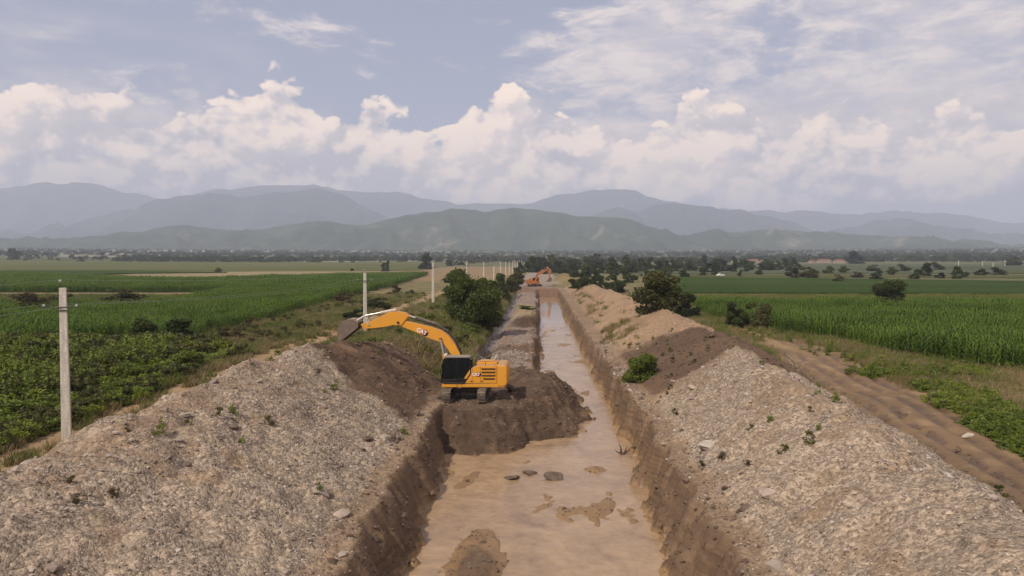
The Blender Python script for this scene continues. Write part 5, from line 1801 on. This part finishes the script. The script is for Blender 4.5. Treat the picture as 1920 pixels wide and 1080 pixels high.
M_ROCK = plain_material('rock_face', (.36, .29, .23), .9, vary=.3, scale=2.5, bump=.5)
M_SLAB = plain_material('slab_face', (.46, .39, .32), .85, vary=.15, scale=2.0, bump=.3)
M_CLODBIG = plain_material('soil_lump', (.13, .09, .065), .95, vary=.35, scale=3, bump=.6)
for _i, (px, py, zz, size, fl, m_, nm, lab) in enumerate([
        (1328, 834, 1.2, 1.35, .38, M_SLAB, 'rock_slab', 'flat pale stone slab lying low on the slope of the right gravel pile'),
        (1298, 746, 1.8, .75, .5, M_ROCK, 'rock', 'brown angular rock on the left flank of the right gravel pile'),
        (434, 826, 3.0, .65, .5, M_CLODBIG, 'rock', 'dark brown lump in the middle of the left gravel pile'),
        (348, 824, 3.2, .55, .5, M_ROCK, 'rock', 'brown rock near the left shoulder of the left gravel pile'),
        (722, 818, 1.0, .7, .6, M_ROCK, 'rock', 'pale boulder low on the left gravel pile, near the trench wall'),
        (690, 836, 1.2, .5, .6, M_CLODBIG, 'rock', 'dark clod low on the left gravel pile, left of the pale boulder'),
        (1262, 716, 2.2, .45, .5, M_ROCK, 'rock', 'small rock high on the left flank of the right gravel pile, above the brown one'),
        (1815, 815, 0, .6, .6, M_SLAB, 'rock', 'pale stone at the edge of the muddy track below the right weed patch'),
        (640, 962, 2.0, .7, .5, M_ROCK, 'rock', 'rock on the lower foreground part of the left gravel pile'),
        (1440, 960, 2.0, .7, .5, M_ROCK, 'rock', 'rock on the lower foreground part of the right gravel pile'),
        (1042, 892, WATER_Z, 1.3, .28, M_CLODBIG, 'mud_lump', 'rightmost and largest of three dark mud lumps in the shallow water'),
        (993, 884, WATER_Z, 1.1, .25, M_CLODBIG, 'mud_lump', 'dark mud lump in the shallow water, middle of three in a row'),
        (960, 894, WATER_Z, 1.0, .3, M_CLODBIG, 'mud_lump', 'leftmost of three dark mud lumps in the shallow water below the soil heap')]):
    p = G(px, py, zz)
    for _ in range(5):
        zg = gz(p[0], p[1]); p = G(px, py, max(zg, WATER_Z) + .1)
    o = add_obj(nm, rock_mesh(900 + _i, fl), m_)
    o.scale = (size * 1.2, size, size); o.rotation_euler = (.15, .1, _i * 1.3)
    o.location = (p[0], p[1], max(gz(p[0], p[1]), WATER_Z) + size * fl * .12)
    tag(o, lab, 'mud' if nm == 'mud_lump' else 'rock')


def branch(name, pts, r, lab, cat, mat):
    mb = MB()
    rs = random.Random(len(lab))
    for k in range(6):
        a = Vector(pts[0]); q = [a]
        dirn = Vector((rs.uniform(-1, 1), rs.uniform(-.6, .6), rs.uniform(.1, .8))).normalized()
        for j in range(3):
            q.append(q[-1] + (dirn + Vector((rs.uniform(-.4, .4), rs.uniform(-.4, .4), rs.uniform(-.4, .3)))) * pts[1] / 3)
        tube_verts(mb.bm, q, [r, r * .8, r * .5, r * .2], 6)
    tag(mb.build(name, mat), lab, cat)


M_DEADWOOD = plain_material('dead_wood', (.075, .05, .038), .95, vary=.4)
M_PALEWOOD = plain_material('pale_stick', (.42, .33, .24), .9, vary=.3)
for (px, py, zz, L_, r_, nm, lab, m_) in [(917, 672, -.45, 1.3, .07, 'tree_root', 'dark torn tree root on the canal bench behind the yellow excavator', M_DEADWOOD),
                                         (941, 678, -.45, .9, .05, 'tree_root', 'smaller dark root on the bench, just above the rear of the yellow excavator', M_DEADWOOD),
                                         (1166, 852, -2.4, .7, .06, 'tree_root', 'dark twisted root sticking out of the water at the right trench wall', M_DEADWOOD),
                                         (1496, 684, .3, 1.6, .035, 'dead_branch', 'pale dry branch at the right foot of the spoil ridge, beside the track', M_PALEWOOD),
                                         (1218, 562, 2.9, 1.8, .05, 'dead_branch', 'pale dead branch on the crest of the right spoil ridge below the tall bush', M_PALEWOOD)]:
    p = G(px, py, zz)
    zg = max(gz(p[0], p[1]), WATER_Z)
    p = G(px, py, zg)
    branch(nm, [(p[0], p[1], max(gz(p[0], p[1]), WATER_Z)), L_], r_, lab, 'root' if nm == 'tree_root' else 'branch', m_)


# ------------------------------------------------------------------ small far things on the plain
M_ROOF = plain_material('roof_tiles', (.20, .095, .065), .9, vary=.3, scale=.6)
M_WALL = plain_material('rendered_wall', (.42, .31, .24), .9, vary=.2, scale=.5)
M_PANE = plain_material('window_dark', (.03, .035, .04), .2)


def house(px, py, w, dpt, hh, lab, turn=.1):
    p = GR(px, py)
    r = bpy.data.objects.new('farm_house', None); COL.objects.link(r); r.location = (p[0], p[1], p[2] - .2); r.rotation_euler = (0, 0, turn)
    tag(r, lab, 'house')
    MB().box(-w / 2, w / 2, -dpt / 2, dpt / 2, 0, hh).build('wall', M_WALL, r)
    mb = MB()
    a = [mb.bm.verts.new(q) for q in [(-w / 2 - .4, -dpt / 2 - .4, hh), (w / 2 + .4, -dpt / 2 - .4, hh), (w / 2 + .4, dpt / 2 + .4, hh), (-w / 2 - .4, dpt / 2 + .4, hh), (-w / 2 + 2, 0, hh + 2.4), (w / 2 - 2, 0, hh + 2.4)]]
    for f in ((0, 1, 5, 4), (1, 2, 5), (2, 3, 4, 5), (3, 0, 4), (3, 2, 1, 0)):
        mb.bm.faces.new([a[i] for i in f])
    mb.build('roof', M_ROOF, r)
    n = max(2, int(w / 4))
    for k in range(n):
        x = -w / 2 + w * (k + .5) / n
        MB().box(x - .6, x + .6, -dpt / 2 - .05, -dpt / 2 + .02, 1.0, 2.4).build('window', M_PANE, r)


house(1412, 492.5, 16, 9, 4, 'long low farm building with reddish roof beyond the tree belt, left of another', .1)
house(1432, 494.5, 12, 8, 3.5, 'smaller reddish farm building in front of the long one beyond the tree belt', -.2)
house(1545, 492.5, 20, 9, 4, 'wide reddish building left of the broad rounded grey green tree', .05)
house(1574, 493.5, 16, 8, 4, 'reddish building directly left of the foot of the broad rounded tree', -.1)
house(1523, 493.0, 10, 8, 3, 'small reddish shed at the left end of the buildings near the broad tree', .3)
# four concrete gate-like posts
for _i, (px, py, h_) in enumerate([(1797, 501, 12), (1842, 501, 11), (1862, 502, 9), (1884, 501, 12)]):
    p = G(px, py)
    k = p[1] / F_PX
    mb = MB().box(-.28, .28, -.28, .28, -.3, h_ * k).box(-.4, .4, -.34, .34, h_ * k, h_ * k + .35)
    o = mb.build('concrete_post', M_CONC); o.location = (p[0], p[1], 0)
    tag(o, ['leftmost of four concrete posts standing far out on the right of the plain', 'second from the left of four concrete posts far out on the right',
            'shortest of four concrete posts far out on the right, third from the left', 'rightmost of four concrete posts standing far out on the right of the plain'][_i], 'post', 'concrete posts far out on the right')
# parked white car in the grassland
_p = G(1351, 518)
car = bpy.data.objects.new('parked_car', None); COL.objects.link(car); car.location = (_p[0], _p[1], .0); car.rotation_euler = (0, 0, .15)
tag(car, 'tiny white car parked in the grassland beyond the right maize field', 'car')
M_CARW = plain_material('white_car_paint', (.78, .77, .74), .3, vary=.03)
MB().prism([(-2.1, .35), (-2.15, .8), (-1.9, 1.0), (-1.2, 1.05), (-.6, 1.5), (.8, 1.52), (1.6, 1.05), (2.1, .95), (2.15, .35)], -.85, .85, .05).build('body', M_CARW, car)
MB().prism([(-1.05, 1.07), (-.58, 1.45), (.76, 1.46), (1.45, 1.07)], -.865, .865).build('window', M_PANE, car)
for sx in (-1.3, 1.3):
    for sy in (-.75, .75):
        MB().rod((sx, sy - .1, .33), (sx, sy + .1, .33), .33, seg=14).build('wheel', M_BLACK, car)

# ------------------------------------------------------------------ haze
def build_haze():
    bm = bmesh.new()
    bmesh.ops.create_cube(bm, size=1.0)
    me = bpy.data.meshes.new('haze'); 
    bmesh.ops.scale(bm, vec=(50000, 50000, 1304), verts=bm.verts)
    bmesh.ops.translate(bm, vec=(0, 8000, 648), verts=bm.verts)
    bm.to_mesh(me); bm.free()
    m = bpy.data.materials.new('haze_air'); m.use_nodes = True
    t = NT(m.node_tree)
    out = t.n('ShaderNodeOutputMaterial')
    v = t.n('ShaderNodeVolumePrincipled')
    v.inputs['Color'].default_value = (0.74, 0.81, 1.0, 1)
    v.inputs['Density'].default_value = HAZE_DENSITY
    v.inputs['Anisotropy'].default_value = 0.0
    t.t.links.new(v.outputs[0], out.inputs['Volume'])
    o = add_obj('haze', me, m)
    tag(o, kind='stuff')
    return o


HAZE_DENSITY = 1.35e-4
build_haze()
